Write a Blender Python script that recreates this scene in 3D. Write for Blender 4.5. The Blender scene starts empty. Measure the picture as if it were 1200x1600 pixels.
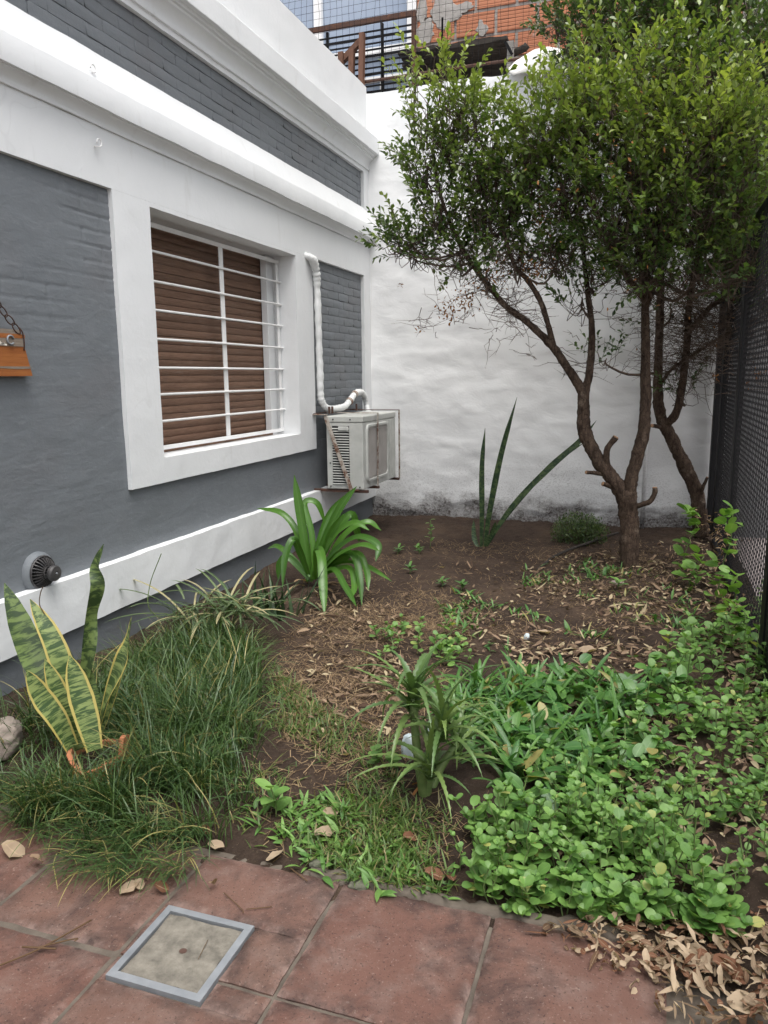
import bpy, bmesh, math, random
import numpy as np
from mathutils import Vector, Matrix

random.seed(7)
rng = np.random.default_rng(11)
R = math.radians
scene = bpy.context.scene
col = scene.collection

# ------------------------------------------------------------------ camera
CAM_H, FPX = 1.3, 1200.0
YAW, PITCH, ROLL = R(18.95), R(10.02), R(-0.574)
fw0 = np.array([-math.sin(YAW), math.cos(YAW), 0.]); rt0 = np.array([math.cos(YAW), math.sin(YAW), 0.]); up0 = np.array([0, 0, 1.])
FW = fw0*math.cos(PITCH) - up0*math.sin(PITCH)
UP2 = up0*math.cos(PITCH) + fw0*math.sin(PITCH)
RT = rt0*math.cos(ROLL) + UP2*math.sin(ROLL)
UP = UP2*math.cos(ROLL) - rt0*math.sin(ROLL)
cd = bpy.data.cameras.new('camera')
cam = bpy.data.objects.new('camera', cd); col.objects.link(cam)
cam.matrix_world = Matrix(((RT[0], UP[0], -FW[0], 0), (RT[1], UP[1], -FW[1], 0), (RT[2], UP[2], -FW[2], CAM_H), (0, 0, 0, 1)))
cd.sensor_fit = 'VERTICAL'; cd.sensor_height = 36.0; cd.lens = 36.0*FPX/1600.0
cd.clip_start = 0.05; cd.clip_end = 500
scene.camera = cam

# ------------------------------------------------------------------ sky, sun, exposure (overcast)
SUN_EL, SUN_AZ = R(70), R(140)          # azimuth measured from +Y clockwise
w = bpy.data.worlds.new('World'); scene.world = w; w.use_nodes = True
nt = w.node_tree; nt.nodes.clear()
sky = nt.nodes.new('ShaderNodeTexSky'); sky.sky_type = 'NISHITA'; sky.sun_disc = False
sky.sun_elevation = SUN_EL; sky.sun_rotation = SUN_AZ; sky.air_density = 1.0; sky.dust_density = 4.0; sky.ozone_density = 1.0
hs = nt.nodes.new('ShaderNodeHueSaturation'); hs.inputs['Saturation'].default_value = 0.28
bg = nt.nodes.new('ShaderNodeBackground'); bg.inputs['Strength'].default_value = 0.145
wo = nt.nodes.new('ShaderNodeOutputWorld')
nt.links.new(sky.outputs[0], hs.inputs['Color']); nt.links.new(hs.outputs[0], bg.inputs[0]); nt.links.new(bg.outputs[0], wo.inputs[0])
sd = bpy.data.lights.new('sun', 'SUN'); sd.energy = 1.3; sd.angle = R(45); sd.color = (1, 0.97, 0.93)
so = bpy.data.objects.new('sun', sd); col.objects.link(so)
dsun = Vector((math.sin(SUN_AZ)*math.cos(SUN_EL), math.cos(SUN_AZ)*math.cos(SUN_EL), math.sin(SUN_EL)))
so.rotation_euler = dsun.to_track_quat('Z', 'Y').to_euler()
vs = scene.view_settings
vs.view_transform = 'Standard'; vs.look = 'None'; vs.exposure = 0.98; vs.gamma = 1.0; vs.use_curve_mapping = False
scene.cycles.max_bounces = 5; scene.cycles.diffuse_bounces = 3; scene.cycles.glossy_bounces = 2; scene.cycles.adaptive_threshold = 0.03

# ------------------------------------------------------------------ helpers
def ray(u, v):
    return RT*(u-600)/FPX + UP*(800-v)/FPX + FW
def at(u, v, y):                       # the point at depth y seen in that direction
    d = ray(u, v); return d*(y/d[1]) + np.array([0, 0, CAM_H])
def atx(u, v, x):
    d = ray(u, v); return d*(x/d[0]) + np.array([0, 0, CAM_H])
def gnd(u, v, z=0.):
    d = ray(u, v); return d*((z-CAM_H)/d[2]) + np.array([0, 0, CAM_H])

def _h(i, j, k):
    n = (i*374761393 + j*668265263 + k*2147483647) & 0xffffffff
    n = ((n ^ (n >> 13))*1274126177) & 0xffffffff
    return ((n ^ (n >> 16)) & 0xffff)/65535.0
def vnoise(p):                         # value noise, p (N,3), result -1..1
    p = np.asarray(p, float); f = np.floor(p); t = p-f; t = t*t*(3-2*t); i = f.astype(np.int64)
    o = 0
    for a in (0, 1):
        for b in (0, 1):
            for c in (0, 1):
                wt = (t[:, 0] if a else 1-t[:, 0])*(t[:, 1] if b else 1-t[:, 1])*(t[:, 2] if c else 1-t[:, 2])
                o = o + wt*_h(i[:, 0]+a, i[:, 1]+b, i[:, 2]+c)
    return o*2-1
def fbm(p, o=4):
    p = np.asarray(p, float); s = 0; a = 1; tot = 0
    for _ in range(o):
        s = s + a*vnoise(p); tot += a; a *= .5; p = p*2.03+17.3
    return s/tot

def tag(o, label=None, cat=None, group=None, kind=None):
    if label: o['label'] = label
    if cat: o['category'] = cat
    if group: o['group'] = group
    if kind: o['kind'] = kind
    return o
def link(name, me, m=None, parent=None):
    o = bpy.data.objects.new(name, me); col.objects.link(o)
    if m is not None and len(me.materials) == 0: me.materials.append(m)
    if parent is not None: o.parent = parent
    return o
def empty(name, loc, label, cat, group=None):
    o = bpy.data.objects.new(name, None); col.objects.link(o); o.location = tuple(loc); o.empty_display_size = .1
    return tag(o, label, cat, group)
def npmesh(name, V, F4=None, F3=None, lc=None, smooth=True, sharp=None):
    V = np.asarray(V, np.float32).reshape(-1, 3); me = bpy.data.meshes.new(name)
    n4 = 0 if F4 is None else len(F4); n3 = 0 if F3 is None else len(F3)
    me.vertices.add(len(V)); me.vertices.foreach_set('co', V.ravel())
    idx = []; 
    if n4: idx.append(np.asarray(F4, np.int32).ravel())
    if n3: idx.append(np.asarray(F3, np.int32).ravel())
    idx = np.concatenate(idx); me.loops.add(len(idx)); me.loops.foreach_set('vertex_index', idx)
    me.polygons.add(n4+n3)
    st = np.concatenate([np.arange(n4)*4, n4*4+np.arange(n3)*3]).astype(np.int32)
    me.polygons.foreach_set('loop_start', st)
    me.polygons.foreach_set('use_smooth', np.full(n4+n3, smooth))
    me.update(calc_edges=True)
    if lc is not None:
        a = me.attributes.new('leafco', 'FLOAT_COLOR', 'POINT'); a.data.foreach_set('color', np.asarray(lc, np.float32).ravel())
    if sharp is not None: me.set_sharp_from_angle(angle=R(sharp))
    me.validate()
    return me
class MB:
    """collects pieces of ONE mesh"""
    def __init__(s): s.V = []; s.F4 = []; s.F3 = []; s.L = []; s.n = 0
    def add(s, V, F4=None, F3=None, lc=None):
        V = np.asarray(V, float).reshape(-1, 3)
        if F4 is not None and len(F4): s.F4.append(np.asarray(F4)+s.n)
        if F3 is not None and len(F3): s.F3.append(np.asarray(F3)+s.n)
        s.L.append(np.zeros((len(V), 4)) if lc is None else np.asarray(lc).reshape(-1, 4))
        s.V.append(V); s.n += len(V)
    def box(s, x0, x1, y0, y1, z0, z1):
        v = np.array([[x, y, z] for x in (x0, x1) for y in (y0, y1) for z in (z0, z1)])
        s.add(v, [[0, 1, 3, 2], [4, 6, 7, 5], [0, 4, 5, 1], [2, 3, 7, 6], [0, 2, 6, 4], [1, 5, 7, 3]])
    def bar(s, a, b, wd, hd=None, up=(0, 0, 1)):
        a = np.array(a, float); b = np.array(b, float); hd = hd or wd
        d = b-a; d /= np.linalg.norm(d); sd_ = np.cross(d, up)
        if np.linalg.norm(sd_) < 1e-4: sd_ = np.cross(d, (1, 0, 0))
        sd_ /= np.linalg.norm(sd_); u2 = np.cross(sd_, d)
        v = [p + sd_*wd/2*i + u2*hd/2*j for p in (a, b) for i, j in ((-1, -1), (1, -1), (1, 1), (-1, 1))]
        s.add(v, [[0, 1, 2, 3], [7, 6, 5, 4], [0, 4, 5, 1], [1, 5, 6, 2], [2, 6, 7, 3], [3, 7, 4, 0]])
    def tube(s, pts, rad, k=6, cap=True):
        V, F4, F3 = tube(pts, rad, k, cap); s.add(V, F4, F3)
    def mesh(s, name, smooth=False, sharp=None, lc=False):
        return npmesh(name, np.concatenate(s.V), np.concatenate(s.F4) if s.F4 else None, np.concatenate(s.F3) if s.F3 else None,
                      np.concatenate(s.L) if lc else None, smooth, sharp)
    def build(s, name, m, parent=None, smooth=False, sharp=None, lc=False, origin=None):
        if origin is not None: s.V = [v-np.array(origin) for v in s.V]
        o = link(name, s.mesh(name, smooth, sharp, lc), m, parent)
        return o
def bevel(o, wdt=.003, seg=2):
    b = o.modifiers.new('bev', 'BEVEL'); b.width = wdt; b.segments = seg; b.limit_method = 'ANGLE'; b.angle_limit = R(40)
    return o
def cr(pts, n=6):                       # Catmull-Rom resample of (N,d)
    p = np.asarray(pts, float)
    if len(p) < 3: 
        t = np.linspace(0, 1, n+1)[:, None]; return p[0]*(1-t)+p[-1]*t
    q = np.vstack([2*p[0]-p[1], p, 2*p[-1]-p[-2]]); out = []
    for i in range(len(p)-1):
        a, b, c, d = q[i:i+4]
        for t in np.linspace(0, 1, n, endpoint=False):
            out.append(.5*((2*b)+(-a+c)*t+(2*a-5*b+4*c-d)*t*t+(-a+3*b-3*c+d)*t**3))
    out.append(p[-1]); return np.array(out)
def tube(pts, rad, k=6, cap=True):
    p = np.asarray(pts, float); n = len(p); rad = np.broadcast_to(np.asarray(rad, float), (n,))
    T = np.gradient(p, axis=0); T /= np.linalg.norm(T, axis=1)[:, None]+1e-9
    ref = np.array([0, 0, 1.]) if abs(T[0][2]) < .9 else np.array([1., 0, 0])
    a = np.cross(T[0], ref); a /= np.linalg.norm(a); V = np.zeros((n, k, 3)); ang = np.arange(k)*2*math.pi/k
    for i in range(n):
        a = a - T[i]*np.dot(a, T[i]); a /= np.linalg.norm(a)+1e-9; b = np.cross(T[i], a)
        V[i] = p[i] + rad[i]*(np.cos(ang)[:, None]*a + np.sin(ang)[:, None]*b)
    i, j = np.meshgrid(np.arange(n-1), np.arange(k), indexing='ij'); j2 = (j+1) % k
    F4 = np.stack([i*k+j, i*k+j2, (i+1)*k+j2, (i+1)*k+j], -1).reshape(-1, 4)
    V = V.reshape(-1, 3); F3 = []
    if cap:
        V = np.vstack([V, p[0], p[-1]]); c0 = n*k
        for q in range(k):
            F3.append([c0, (q+1) % k, q]); F3.append([c0+1, (n-1)*k+q, (n-1)*k+(q+1) % k])
    return V, F4, np.array(F3) if F3 else None
def tubes_np(P, Rad, k=3):               # many tubes at once: P (N,n,3), Rad (N,n)
    N, n, _ = P.shape; T = np.gradient(P, axis=1); T /= np.linalg.norm(T, axis=2, keepdims=True)+1e-9
    ref = np.where(np.abs(T[..., 2:3]) < .9, np.array([0, 0, 1.]), np.array([1., 0, 0]))
    A = np.cross(T, ref); A /= np.linalg.norm(A, axis=2, keepdims=True)+1e-9; B = np.cross(T, A)
    ang = np.arange(k)*2*math.pi/k
    V = P[:, :, None] + Rad[:, :, None, None]*(np.cos(ang)[:, None]*A[:, :, None] + np.sin(ang)[:, None]*B[:, :, None])
    a, i, j = np.meshgrid(np.arange(N), np.arange(n-1), np.arange(k), indexing='ij'); b0 = a*n*k; j2 = (j+1) % k
    F = np.stack([b0+i*k+j, b0+i*k+j2, b0+(i+1)*k+j2, b0+(i+1)*k+j], -1).reshape(-1, 4)
    return V.reshape(-1, 3), F
def grid_faces(nu, nv, off=0, flip=False):
    i, j = np.meshgrid(np.arange(nu-1), np.arange(nv-1), indexing='ij')
    f = np.stack([i*nv+j, (i+1)*nv+j, (i+1)*nv+j+1, i*nv+j+1], -1).reshape(-1, 4)+off
    return f[:, ::-1] if flip else f
def rbox(mb, x0, x1, y0, y1, z0, z1, step=.04, amp=.0015, freq=9., back=True):
    """a box of gridded faces whose points are shifted by a position noise: hand-made plaster edges"""
    def ax(a, b): return np.linspace(a, b, max(2, int(round((b-a)/step))+1))
    X, Y, Z = ax(x0, x1), ax(y0, y1), ax(z0, z1)
    for fx in ('x0', 'x1', 'y0', 'y1', 'z0', 'z1'):
        if fx == 'x0' and not back: continue
        A = fx[0]
        if A == 'x': U, W = Y, Z
        elif A == 'y': U, W = X, Z
        else: U, W = X, Y
        u, v = np.meshgrid(U, W, indexing='ij'); u = u.ravel(); v = v.ravel(); hi = fx[1] == '1'
        c = np.full_like(u, {'x0': x0, 'x1': x1, 'y0': y0, 'y1': y1, 'z0': z0, 'z1': z1}[fx])
        P = {'x': np.stack([c, u, v], 1), 'y': np.stack([u, c, v], 1), 'z': np.stack([u, v, c], 1)}[A]
        flip = (A in 'xz') != hi
        mb.add(P+wob(P, amp, freq), grid_faces(len(U), len(W), 0, flip))
def wob(P, amp, freq):
    return amp*np.stack([fbm(P*freq+s, 3) for s in (3.1, 41.7, 87.9)], 1)

# --- leaves and blades, many at once
def blades(base, az, lean, curl, L, W, prof, n=5, fold=0.25, roll=0., tw=0., young=0., rnd=None, across=3):
    base = np.asarray(base, float).reshape(-1, 3); N = len(base)
    bc = lambda a: np.broadcast_to(np.asarray(a, float), (N,))
    az, lean, curl, L, W, roll, tw, young = map(bc, (az, lean, curl, L, W, roll, tw, young))
    rnd = rng.random(N) if rnd is None else bc(rnd)
    s = np.linspace(0, 1, n+1); sm = (s[1:]+s[:-1])/2
    thm = lean[:, None]+curl[:, None]*sm; th = lean[:, None]+curl[:, None]*s
    ca, sa = np.cos(az)[:, None], np.sin(az)[:, None]
    dm = np.stack([np.sin(thm)*ca, np.sin(thm)*sa, np.cos(thm)], -1)
    pos = base[:, None] + np.concatenate([np.zeros((N, 1, 3)), np.cumsum(dm*(L[:, None, None]/n), 1)], 1)
    nr = np.stack([-np.cos(th)*ca, -np.cos(th)*sa, np.sin(th)], -1)
    sdv = np.broadcast_to(np.stack([-sa, ca, 0*sa], -1), nr.shape)
    ro = (roll[:, None]+tw[:, None]*s)[..., None]
    s2 = sdv*np.cos(ro)+nr*np.sin(ro); n2 = -sdv*np.sin(ro)+nr*np.cos(ro)
    hw = (W[:, None]*prof(s)[None]/2)[..., None]
    lf = pos + (s2*math.cos(fold)+n2*math.sin(fold))*hw; rg = pos + (-s2*math.cos(fold)+n2*math.sin(fold))*hw
    if across == 3: V = np.stack([lf, pos, rg], 2); us = np.array([-1, 0, 1.])
    else: V = np.stack([lf, rg], 2); us = np.array([-1, 1.])
    k = len(us)
    lc = np.zeros((N, n+1, k, 4)); lc[..., 0] = us; lc[..., 1] = s[None, :, None]; lc[..., 2] = rnd[:, None, None]; lc[..., 3] = young[:, None, None]
    a, i, j = np.meshgrid(np.arange(N), np.arange(n), np.arange(k-1), indexing='ij'); b0 = a*(n+1)*k
    F = np.stack([b0+i*k+j, b0+i*k+j+1, b0+(i+1)*k+j+1, b0+(i+1)*k+j], -1).reshape(-1, 4)
    return V.reshape(-1, 3), F, lc.reshape(-1, 4)
P_GRASS = lambda s: np.clip((1-s)**.6*(.75+.5*s), .03, 1)
P_STRAP = lambda s: np.clip(np.minimum(1, .55+2*s)*(1-np.clip((s-.7)/.3, 0, 1)**2), .04, 1)
P_OVAL = lambda s: np.clip(np.sqrt(np.clip(1-(2*s-1)**2, 0, 1))*(1.05-.15*s), .06, 1.1)
P_ROUND = lambda s: np.clip(np.where(s < .22, .12, np.sqrt(np.clip(1-((s-.62)/.4)**2, 0, 1))), .05, 1)
P_LANCE = lambda s: np.clip(np.sin(math.pi*np.clip(s, 0, 1)**.8)**.9, .05, 1)
P_OBOV = lambda s: np.clip(np.sin(math.pi*s**1.4)**.7, .07, 1)
def P_TEETH(s):
    b = np.clip((1-s)**.8, .04, 1); t = np.where(np.arange(len(s)) % 2 == 0, 1.0, .66); return b*t
def ribbon(pts, wmax, prof, nrm, fold=.25, n=7, rnd=None, wave=0.):
    """one leaf along a 3D polyline, its face turned to nrm"""
    p = cr(pts, n); m = len(p); s = np.linspace(0, 1, m); T = np.gradient(p, axis=0); T /= np.linalg.norm(T, axis=1)[:, None]
    nn = np.asarray(nrm, float); nn = nn/np.linalg.norm(nn); S = np.cross(T, nn); S /= np.linalg.norm(S, axis=1)[:, None]+1e-9; N2 = np.cross(S, T)
    if wave:
        ro = (wave*np.sin(s*9.))[:, None]; S, N2 = S*np.cos(ro)+N2*np.sin(ro), -S*np.sin(ro)+N2*np.cos(ro)
    hw = (wmax*prof(s)/2)[:, None]; us = np.array([-1, -.75, 0, .75, 1.])
    V = np.stack([p + S*hw*u*math.cos(fold) + N2*hw*abs(u)*math.sin(fold) for u in us], 1)
    lc = np.zeros((m, 5, 4)); lc[..., 0] = us; lc[..., 1] = s[:, None]; lc[..., 2] = random.random() if rnd is None else rnd
    return V.reshape(-1, 3), grid_faces(m, 5), lc.reshape(-1, 4)

# ------------------------------------------------------------------ materials
class NT:
    def __init__(s, name):
        s.m = bpy.data.materials.new(name); s.m.use_nodes = True; s.t = s.m.node_tree; s.t.nodes.clear()
        s.out = s.n('ShaderNodeOutputMaterial')
    def n(s, t, **kw):
        x = s.t.nodes.new(t)
        for k, v in kw.items(): setattr(x, k, v)
        return x
    def l(s, a, b): s.t.links.new(a, b)
    def pos(s): return s.n('ShaderNodeNewGeometry').outputs['Position']
    def obj(s): return s.n('ShaderNodeTexCoord').outputs['Object']
    def mapping(s, vec, scale=(1, 1, 1), loc=(0, 0, 0)):
        m = s.n('ShaderNodeMapping'); m.inputs['Scale'].default_value = scale; m.inputs['Location'].default_value = loc; s.l(vec, m.inputs[0]); return m.outputs[0]
    def noise(s, vec, scale, detail=4, rough=.55, dist=0.):
        x = s.n('ShaderNodeTexNoise'); x.inputs['Scale'].default_value = scale; x.inputs['Detail'].default_value = detail
        x.inputs['Roughness'].default_value = rough; x.inputs['Distortion'].default_value = dist; s.l(vec, x.inputs['Vector']); return x.outputs['Fac']
    def vor(s, vec, scale, feature='F1'):
        x = s.n('ShaderNodeTexVoronoi', feature=feature); x.inputs['Scale'].default_value = scale; s.l(vec, x.inputs['Vector']); return x
    def ramp(s, fac, stops):
        r = s.n('ShaderNodeValToRGB'); e = r.color_ramp.elements
        while len(e) < len(stops): e.new(.5)
        for q, (p, c) in zip(e, stops):
            q.position = p; q.color = (*c, 1) if isinstance(c, tuple) else (c, c, c, 1)
        s.l(fac, r.inputs[0]); return r.outputs[0]
    def mix(s, f, a, b, mode='MIX'):
        x = s.n('ShaderNodeMix', data_type='RGBA', blend_type=mode)
        for i, v in ((0, f), (6, a), (7, b)):
            if hasattr(v, 'is_linked'): s.l(v, x.inputs[i])
            elif i == 0: x.inputs[0].default_value = v
            else: x.inputs[i].default_value = (*v, 1)
        return x.outputs[2]
    def math(s, op, a, b=0.):
        x = s.n('ShaderNodeMath', operation=op)
        for i, v in ((0, a), (1, b)):
            if hasattr(v, 'is_linked'): s.l(v, x.inputs[i])
            else: x.inputs[i].default_value = v
        return x.outputs[0]
    def sep(s, vec):
        x = s.n('ShaderNodeSeparateXYZ'); s.l(vec, x.inputs[0]); return x.outputs
    def bump(s, h, strength=.5, dist=.01, prev=None):
        b = s.n('ShaderNodeBump'); b.inputs['Strength'].default_value = strength; b.inputs['Distance'].default_value = dist; s.l(h, b.inputs['Height'])
        if prev is not None: s.l(prev, b.inputs['Normal'])
        return b.outputs[0]
    def finish(s, color, rough=.7, normal=None, metal=0., spec=.5, transl=None):
        p = s.n('ShaderNodeBsdfPrincipled')
        if hasattr(color, 'is_linked'): s.l(color, p.inputs['Base Color'])
        else: p.inputs['Base Color'].default_value = (*color, 1)
        if hasattr(rough, 'is_linked'): s.l(rough, p.inputs['Roughness'])
        else: p.inputs['Roughness'].default_value = rough
        p.inputs['Metallic'].default_value = metal; p.inputs['Specular IOR Level'].default_value = spec
        if normal is not None: s.l(normal, p.inputs['Normal'])
        o = p.outputs[0]
        if transl:
            t = s.n('ShaderNodeBsdfTranslucent'); mx = s.n('ShaderNodeMixShader'); mx.inputs[0].default_value = transl
            if hasattr(color, 'is_linked'):
                s.l(s.mix(1., color, (1.5, 1.6, .7), 'MULTIPLY'), t.inputs[0])
            else: t.inputs[0].default_value = (color[0]*1.5, color[1]*1.6, color[2]*.7, 1)
            s.l(o, mx.inputs[1]); s.l(t.outputs[0], mx.inputs[2]); o = mx.outputs[0]
        s.l(o, s.out.inputs[0]); return s.m

def leafmat(name, dark, light, young=None, rough=.45, transl=.22, rib=None, tip=None, spec=.5):
    t = NT(name); a = t.n('ShaderNodeAttribute', attribute_name='leafco'); sp = t.n('ShaderNodeSeparateColor'); t.l(a.outputs['Color'], sp.inputs[0])
    c = t.mix(sp.outputs['Blue'], dark, light)
    c = t.mix(t.math('MULTIPLY', t.noise(t.pos(), 60, 2), .35), c, tuple(x*.55 for x in dark))
    if young: c = t.mix(a.outputs['Alpha'], c, young)
    if rib:
        f = t.ramp(t.math('ABSOLUTE', sp.outputs['Red']), [(0, 1.), (.12, 0.)]); c = t.mix(t.math('MULTIPLY', f, .5), c, rib)
    if tip:
        f = t.ramp(t.math('ADD', sp.outputs['Green'], t.math('MULTIPLY', sp.outputs['Blue'], .16)), [(1.03, 0.), (1.12, 1.)]); c = t.mix(f, c, tip)
    return t.finish(c, rough, None, 0, spec, transl)

def white_paint():
    t = NT('white_wall_paint'); p = t.pos()
    c = t.mix(t.noise(p, 2.3, 5), (.655, .67, .675), (.735, .745, .745))
    st = t.ramp(t.noise(t.mapping(p, (1, 1, .25)), 9, 6, .65), [(.60, 0.), (.80, 1.)])
    c = t.mix(t.math('MULTIPLY', st, .34), c, (.42, .40, .37))
    rd = t.math('ABSOLUTE', t.math('SUBTRACT', t.noise(p, 1.1, 3, .5, .2), .5)); hc = t.math('MULTIPLY', t.ramp(rd, [(.0, 1.), (.0020, 0.)]), t.ramp(t.noise(p, 1.3, 2), [(.50, 0.), (.60, 1.)]))
    c = t.mix(t.math('MULTIPLY', hc, .08), c, (.25, .24, .23))
    sp = t.ramp(t.noise(p, 95, 2), [(.72, 0.), (.78, 1.)]); c = t.mix(t.math('MULTIPLY', sp, .25), c, (.35, .34, .33))
    b = t.bump(t.noise(p, 45, 5, .6), .25, .004); b = t.bump(t.noise(p, 7, 4), .35, .01, b)
    return t.finish(c, .72, b, spec=.3)
def grey_paint():
    t = NT('grey_wall_paint'); p = t.pos()
    c = t.mix(t.noise(p, 1.7, 5), (.125, .138, .150), (.172, .187, .200))
    s1 = t.ramp(t.noise(t.mapping(p, (1, 1, 2.5)), 16, 6, .7), [(.55, 0.), (.78, 1.)]); c = t.mix(t.math('MULTIPLY', s1, .4), c, (.25, .265, .275))
    s2 = t.ramp(t.noise(p, 120, 2), [(.745, 0.), (.78, 1.)]); c = t.mix(t.math('MULTIPLY', s2, .8), c, (.03, .033, .036))
    s3 = t.ramp(t.noise(p, 2.1, 3), [(.52, 0.), (.75, 1.)]); c = t.mix(t.math('MULTIPLY', s3, .25), c, (.15, .135, .135))
    b = t.bump(t.noise(t.mapping(p, (1, .6, 1.5)), 9, 6, .6, .3), .38, .014); b = t.bump(t.noise(p, 70, 4), .25, .003, b)
    return t.finish(c, .6, b, spec=.35)
def lime_wall():
    t = NT('whitewashed_plaster'); p = t.pos(); z = t.sep(p)['Z']
    c = t.mix(t.noise(p, 1.2, 5), (.76, .765, .765), (.86, .865, .86))
    n1 = t.noise(p, 3.2, 6, .65)
    g = t.math('SUBTRACT', t.math('ADD', t.math('MULTIPLY', n1, .62), 0), z)      # damp and peeling band at the foot
    damp = t.ramp(g, [(.10, 0.), (.24, 1.)])
    fine = t.ramp(t.noise(p, 55, 5, .7), [(.40, 0.), (.60, 1.)])
    c = t.mix(t.math('MULTIPLY', damp, t.math('ADD', t.math('MULTIPLY', fine, .45), .5)), c, (.075, .055, .045))
    g2 = t.ramp(t.math('SUBTRACT', t.math('MULTIPLY', t.noise(p, 1.9, 5, .6), 1.45), z), [(.0, 0.), (.45, 1.)])
    sp = t.ramp(t.noise(t.mapping(p, (1, 1, 1.4)), 75, 6, .75), [(.50, 0.), (.66, 1.)])
    c = t.mix(t.math('MULTIPLY', t.math('MULTIPLY', g2, sp), .55), c, (.22, .21, .20))
    cr_ = t.ramp(t.noise(t.mapping(p, (1, 1, .35)), 6, 8, .75, 1.2), [(.66, 0.), (.74, 1.)]); c = t.mix(t.math('MULTIPLY', cr_, .3), c, (.40, .38, .36))
    ck = t.ramp(t.noise(p, 130, 2), [(.73, 0.), (.77, 1.)]); c = t.mix(t.math('MULTIPLY', ck, .4), c, (.3, .29, .28))
    b = t.bump(t.noise(t.mapping(p, (1, 1, 1.6)), 5., 5, .5, .5), .3, .02); b = t.bump(t.noise(p, 60, 5), .18, .003, b)
    b = t.bump(t.math('MULTIPLY', damp, fine), .6, .01, b)
    return t.finish(c, .85, b, spec=.2)
def tile_mat():
    t = NT('red_cement_tile'); p = t.pos(); i = t.n('ShaderNodeObjectInfo').outputs['Random']
    c = t.mix(t.noise(p, 3.5, 6, .65), (.066, .033, .025), (.205, .122, .092))
    c = t.mix(t.math('MULTIPLY', i, .35), c, (.115, .034, .026))
    gr = t.ramp(t.noise(p, 9, 6, .7), [(.48, 0.), (.72, 1.)]); c = t.mix(t.math('MULTIPLY', gr, .6), c, (.185, .135, .115))
    dk = t.ramp(t.noise(p, 3.6, 7, .72, .5), [(.48, 0.), (.62, 1.)]); c = t.mix(t.math('MULTIPLY', dk, .75), c, (.038, .024, .022))
    s1 = t.ramp(t.noise(p, 130, 3, .6), [(.62, 0.), (.70, 1.)]); c = t.mix(t.math('MULTIPLY', s1, .45), c, (.27, .215, .18))
    s2 = t.ramp(t.noise(t.mapping(p, loc=(7, 3, 1)), 150, 3, .6), [(.60, 0.), (.68, 1.)]); c = t.mix(t.math('MULTIPLY', s2, .75), c, (.026, .016, .015))
    ed = t.n('ShaderNodeAttribute', attribute_name='leafco'); sp = t.n('ShaderNodeSeparateColor'); t.l(ed.outputs['Color'], sp.inputs[0])
    gm = t.math('MULTIPLY', sp.outputs['Red'], t.ramp(t.noise(p, 16, 6, .7), [(.40, 0.), (.62, 1.)])); c = t.mix(t.math('MULTIPLY', gm, .8), c, (.034, .024, .021))
    wr = t.math('MULTIPLY', sp.outputs['Green'], t.ramp(t.noise(t.mapping(p, loc=(3, 9, 0)), 11, 6, .7), [(.48, 0.), (.62, 1.)])); c = t.mix(t.math('MULTIPLY', wr, .7), c, (.235, .165, .140))
    b = t.bump(t.noise(p, 120, 5, .7), .8, .003); b = t.bump(t.noise(p, 14, 5), .35, .006, b)
    return t.finish(c, t.ramp(t.noise(p, 6, 4), [(.3, .6), (.7, .85)]), b, spec=.3)
def soil_mat():
    t = NT('garden_soil'); p = t.pos()
    c = t.mix(t.noise(p, 30, 6, .7), (.022, .015, .012), (.075, .052, .038))
    dry = t.ramp(t.noise(p, 2.2, 5, .6), [(.46, 0.), (.70, 1.)]); c = t.mix(t.math('MULTIPLY', dry, .5), c, (.125, .085, .058))
    gr = t.ramp(t.noise(p, 190, 3), [(.62, 0.), (.72, 1.)]); c = t.mix(t.math('MULTIPLY', gr, .45), c, (.22, .165, .115))
    b = t.bump(t.noise(p, 55, 6, .75), .9, .02); b = t.bump(t.noise(p, 260, 3), .6, .004, b)
    return t.finish(c, .95, b, spec=.15)
def simple(name, a, b_, scale=8, rough=.6, metal=0., bump=.2, bscale=40, stretch=(1, 1, 1), spec=.5, dist=.003, transl=None, rand=0.):
    t = NT(name); p = t.mapping(t.pos(), stretch); f = t.noise(p, scale, 6, .62)
    c = t.mix(t.ramp(f, [(.3, 0.), (.7, 1.)]), a, b_)
    if rand:
        i = t.n('ShaderNodeObjectInfo').outputs['Random']; c = t.mix(t.math('MULTIPLY', i, rand), c, tuple(x*.35 for x in a))
    nb = t.bump(t.noise(p, bscale, 5, .6), bump, dist) if bump else None
    return t.finish(c, rough, nb, metal, spec, transl)
def rusty_paint(name, paint, amt=.5):
    t = NT(name); p = t.pos(); f = t.ramp(t.noise(p, 22, 6, .7), [(amt-.07, 0.), (amt+.09, 1.)])
    c = t.mix(f, paint, t.mix(t.noise(p, 90, 4), (.075, .030, .018), (.19, .085, .045)))
    return t.finish(c, .75, t.bump(f, .3, .002), 0, .3)
def hollow_brick():
    t = NT('hollow_clay_brick'); p = t.pos(); i = t.n('ShaderNodeObjectInfo').outputs['Random']
    c = t.mix(t.noise(p, 7, 5), (.36, .135, .072), (.48, .215, .128)); c = t.mix(t.math('MULTIPLY', i, .4), c, (.55, .24, .14))
    cem = t.ramp(t.noise(p, 6, 6, .65), [(.60, 0.), (.68, 1.)]); c = t.mix(t.math('MULTIPLY', cem, .75), c, (.36, .33, .30))
    w_ = t.n('ShaderNodeTexWave', wave_type='BANDS', bands_direction='Z'); w_.inputs['Scale'].default_value = 10.5; w_.inputs['Distortion'].default_value = .4; t.l(p, w_.inputs['Vector'])
    gro = t.ramp(w_.outputs['Fac'], [(.0, 0.), (.25, 1.)]); c = t.mix(t.math('MULTIPLY', t.math('SUBTRACT', 1., gro), .35), c, (.22, .07, .035))
    return t.finish(c, .85, t.bump(gro, .7, .006), 0, .2)
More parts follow.
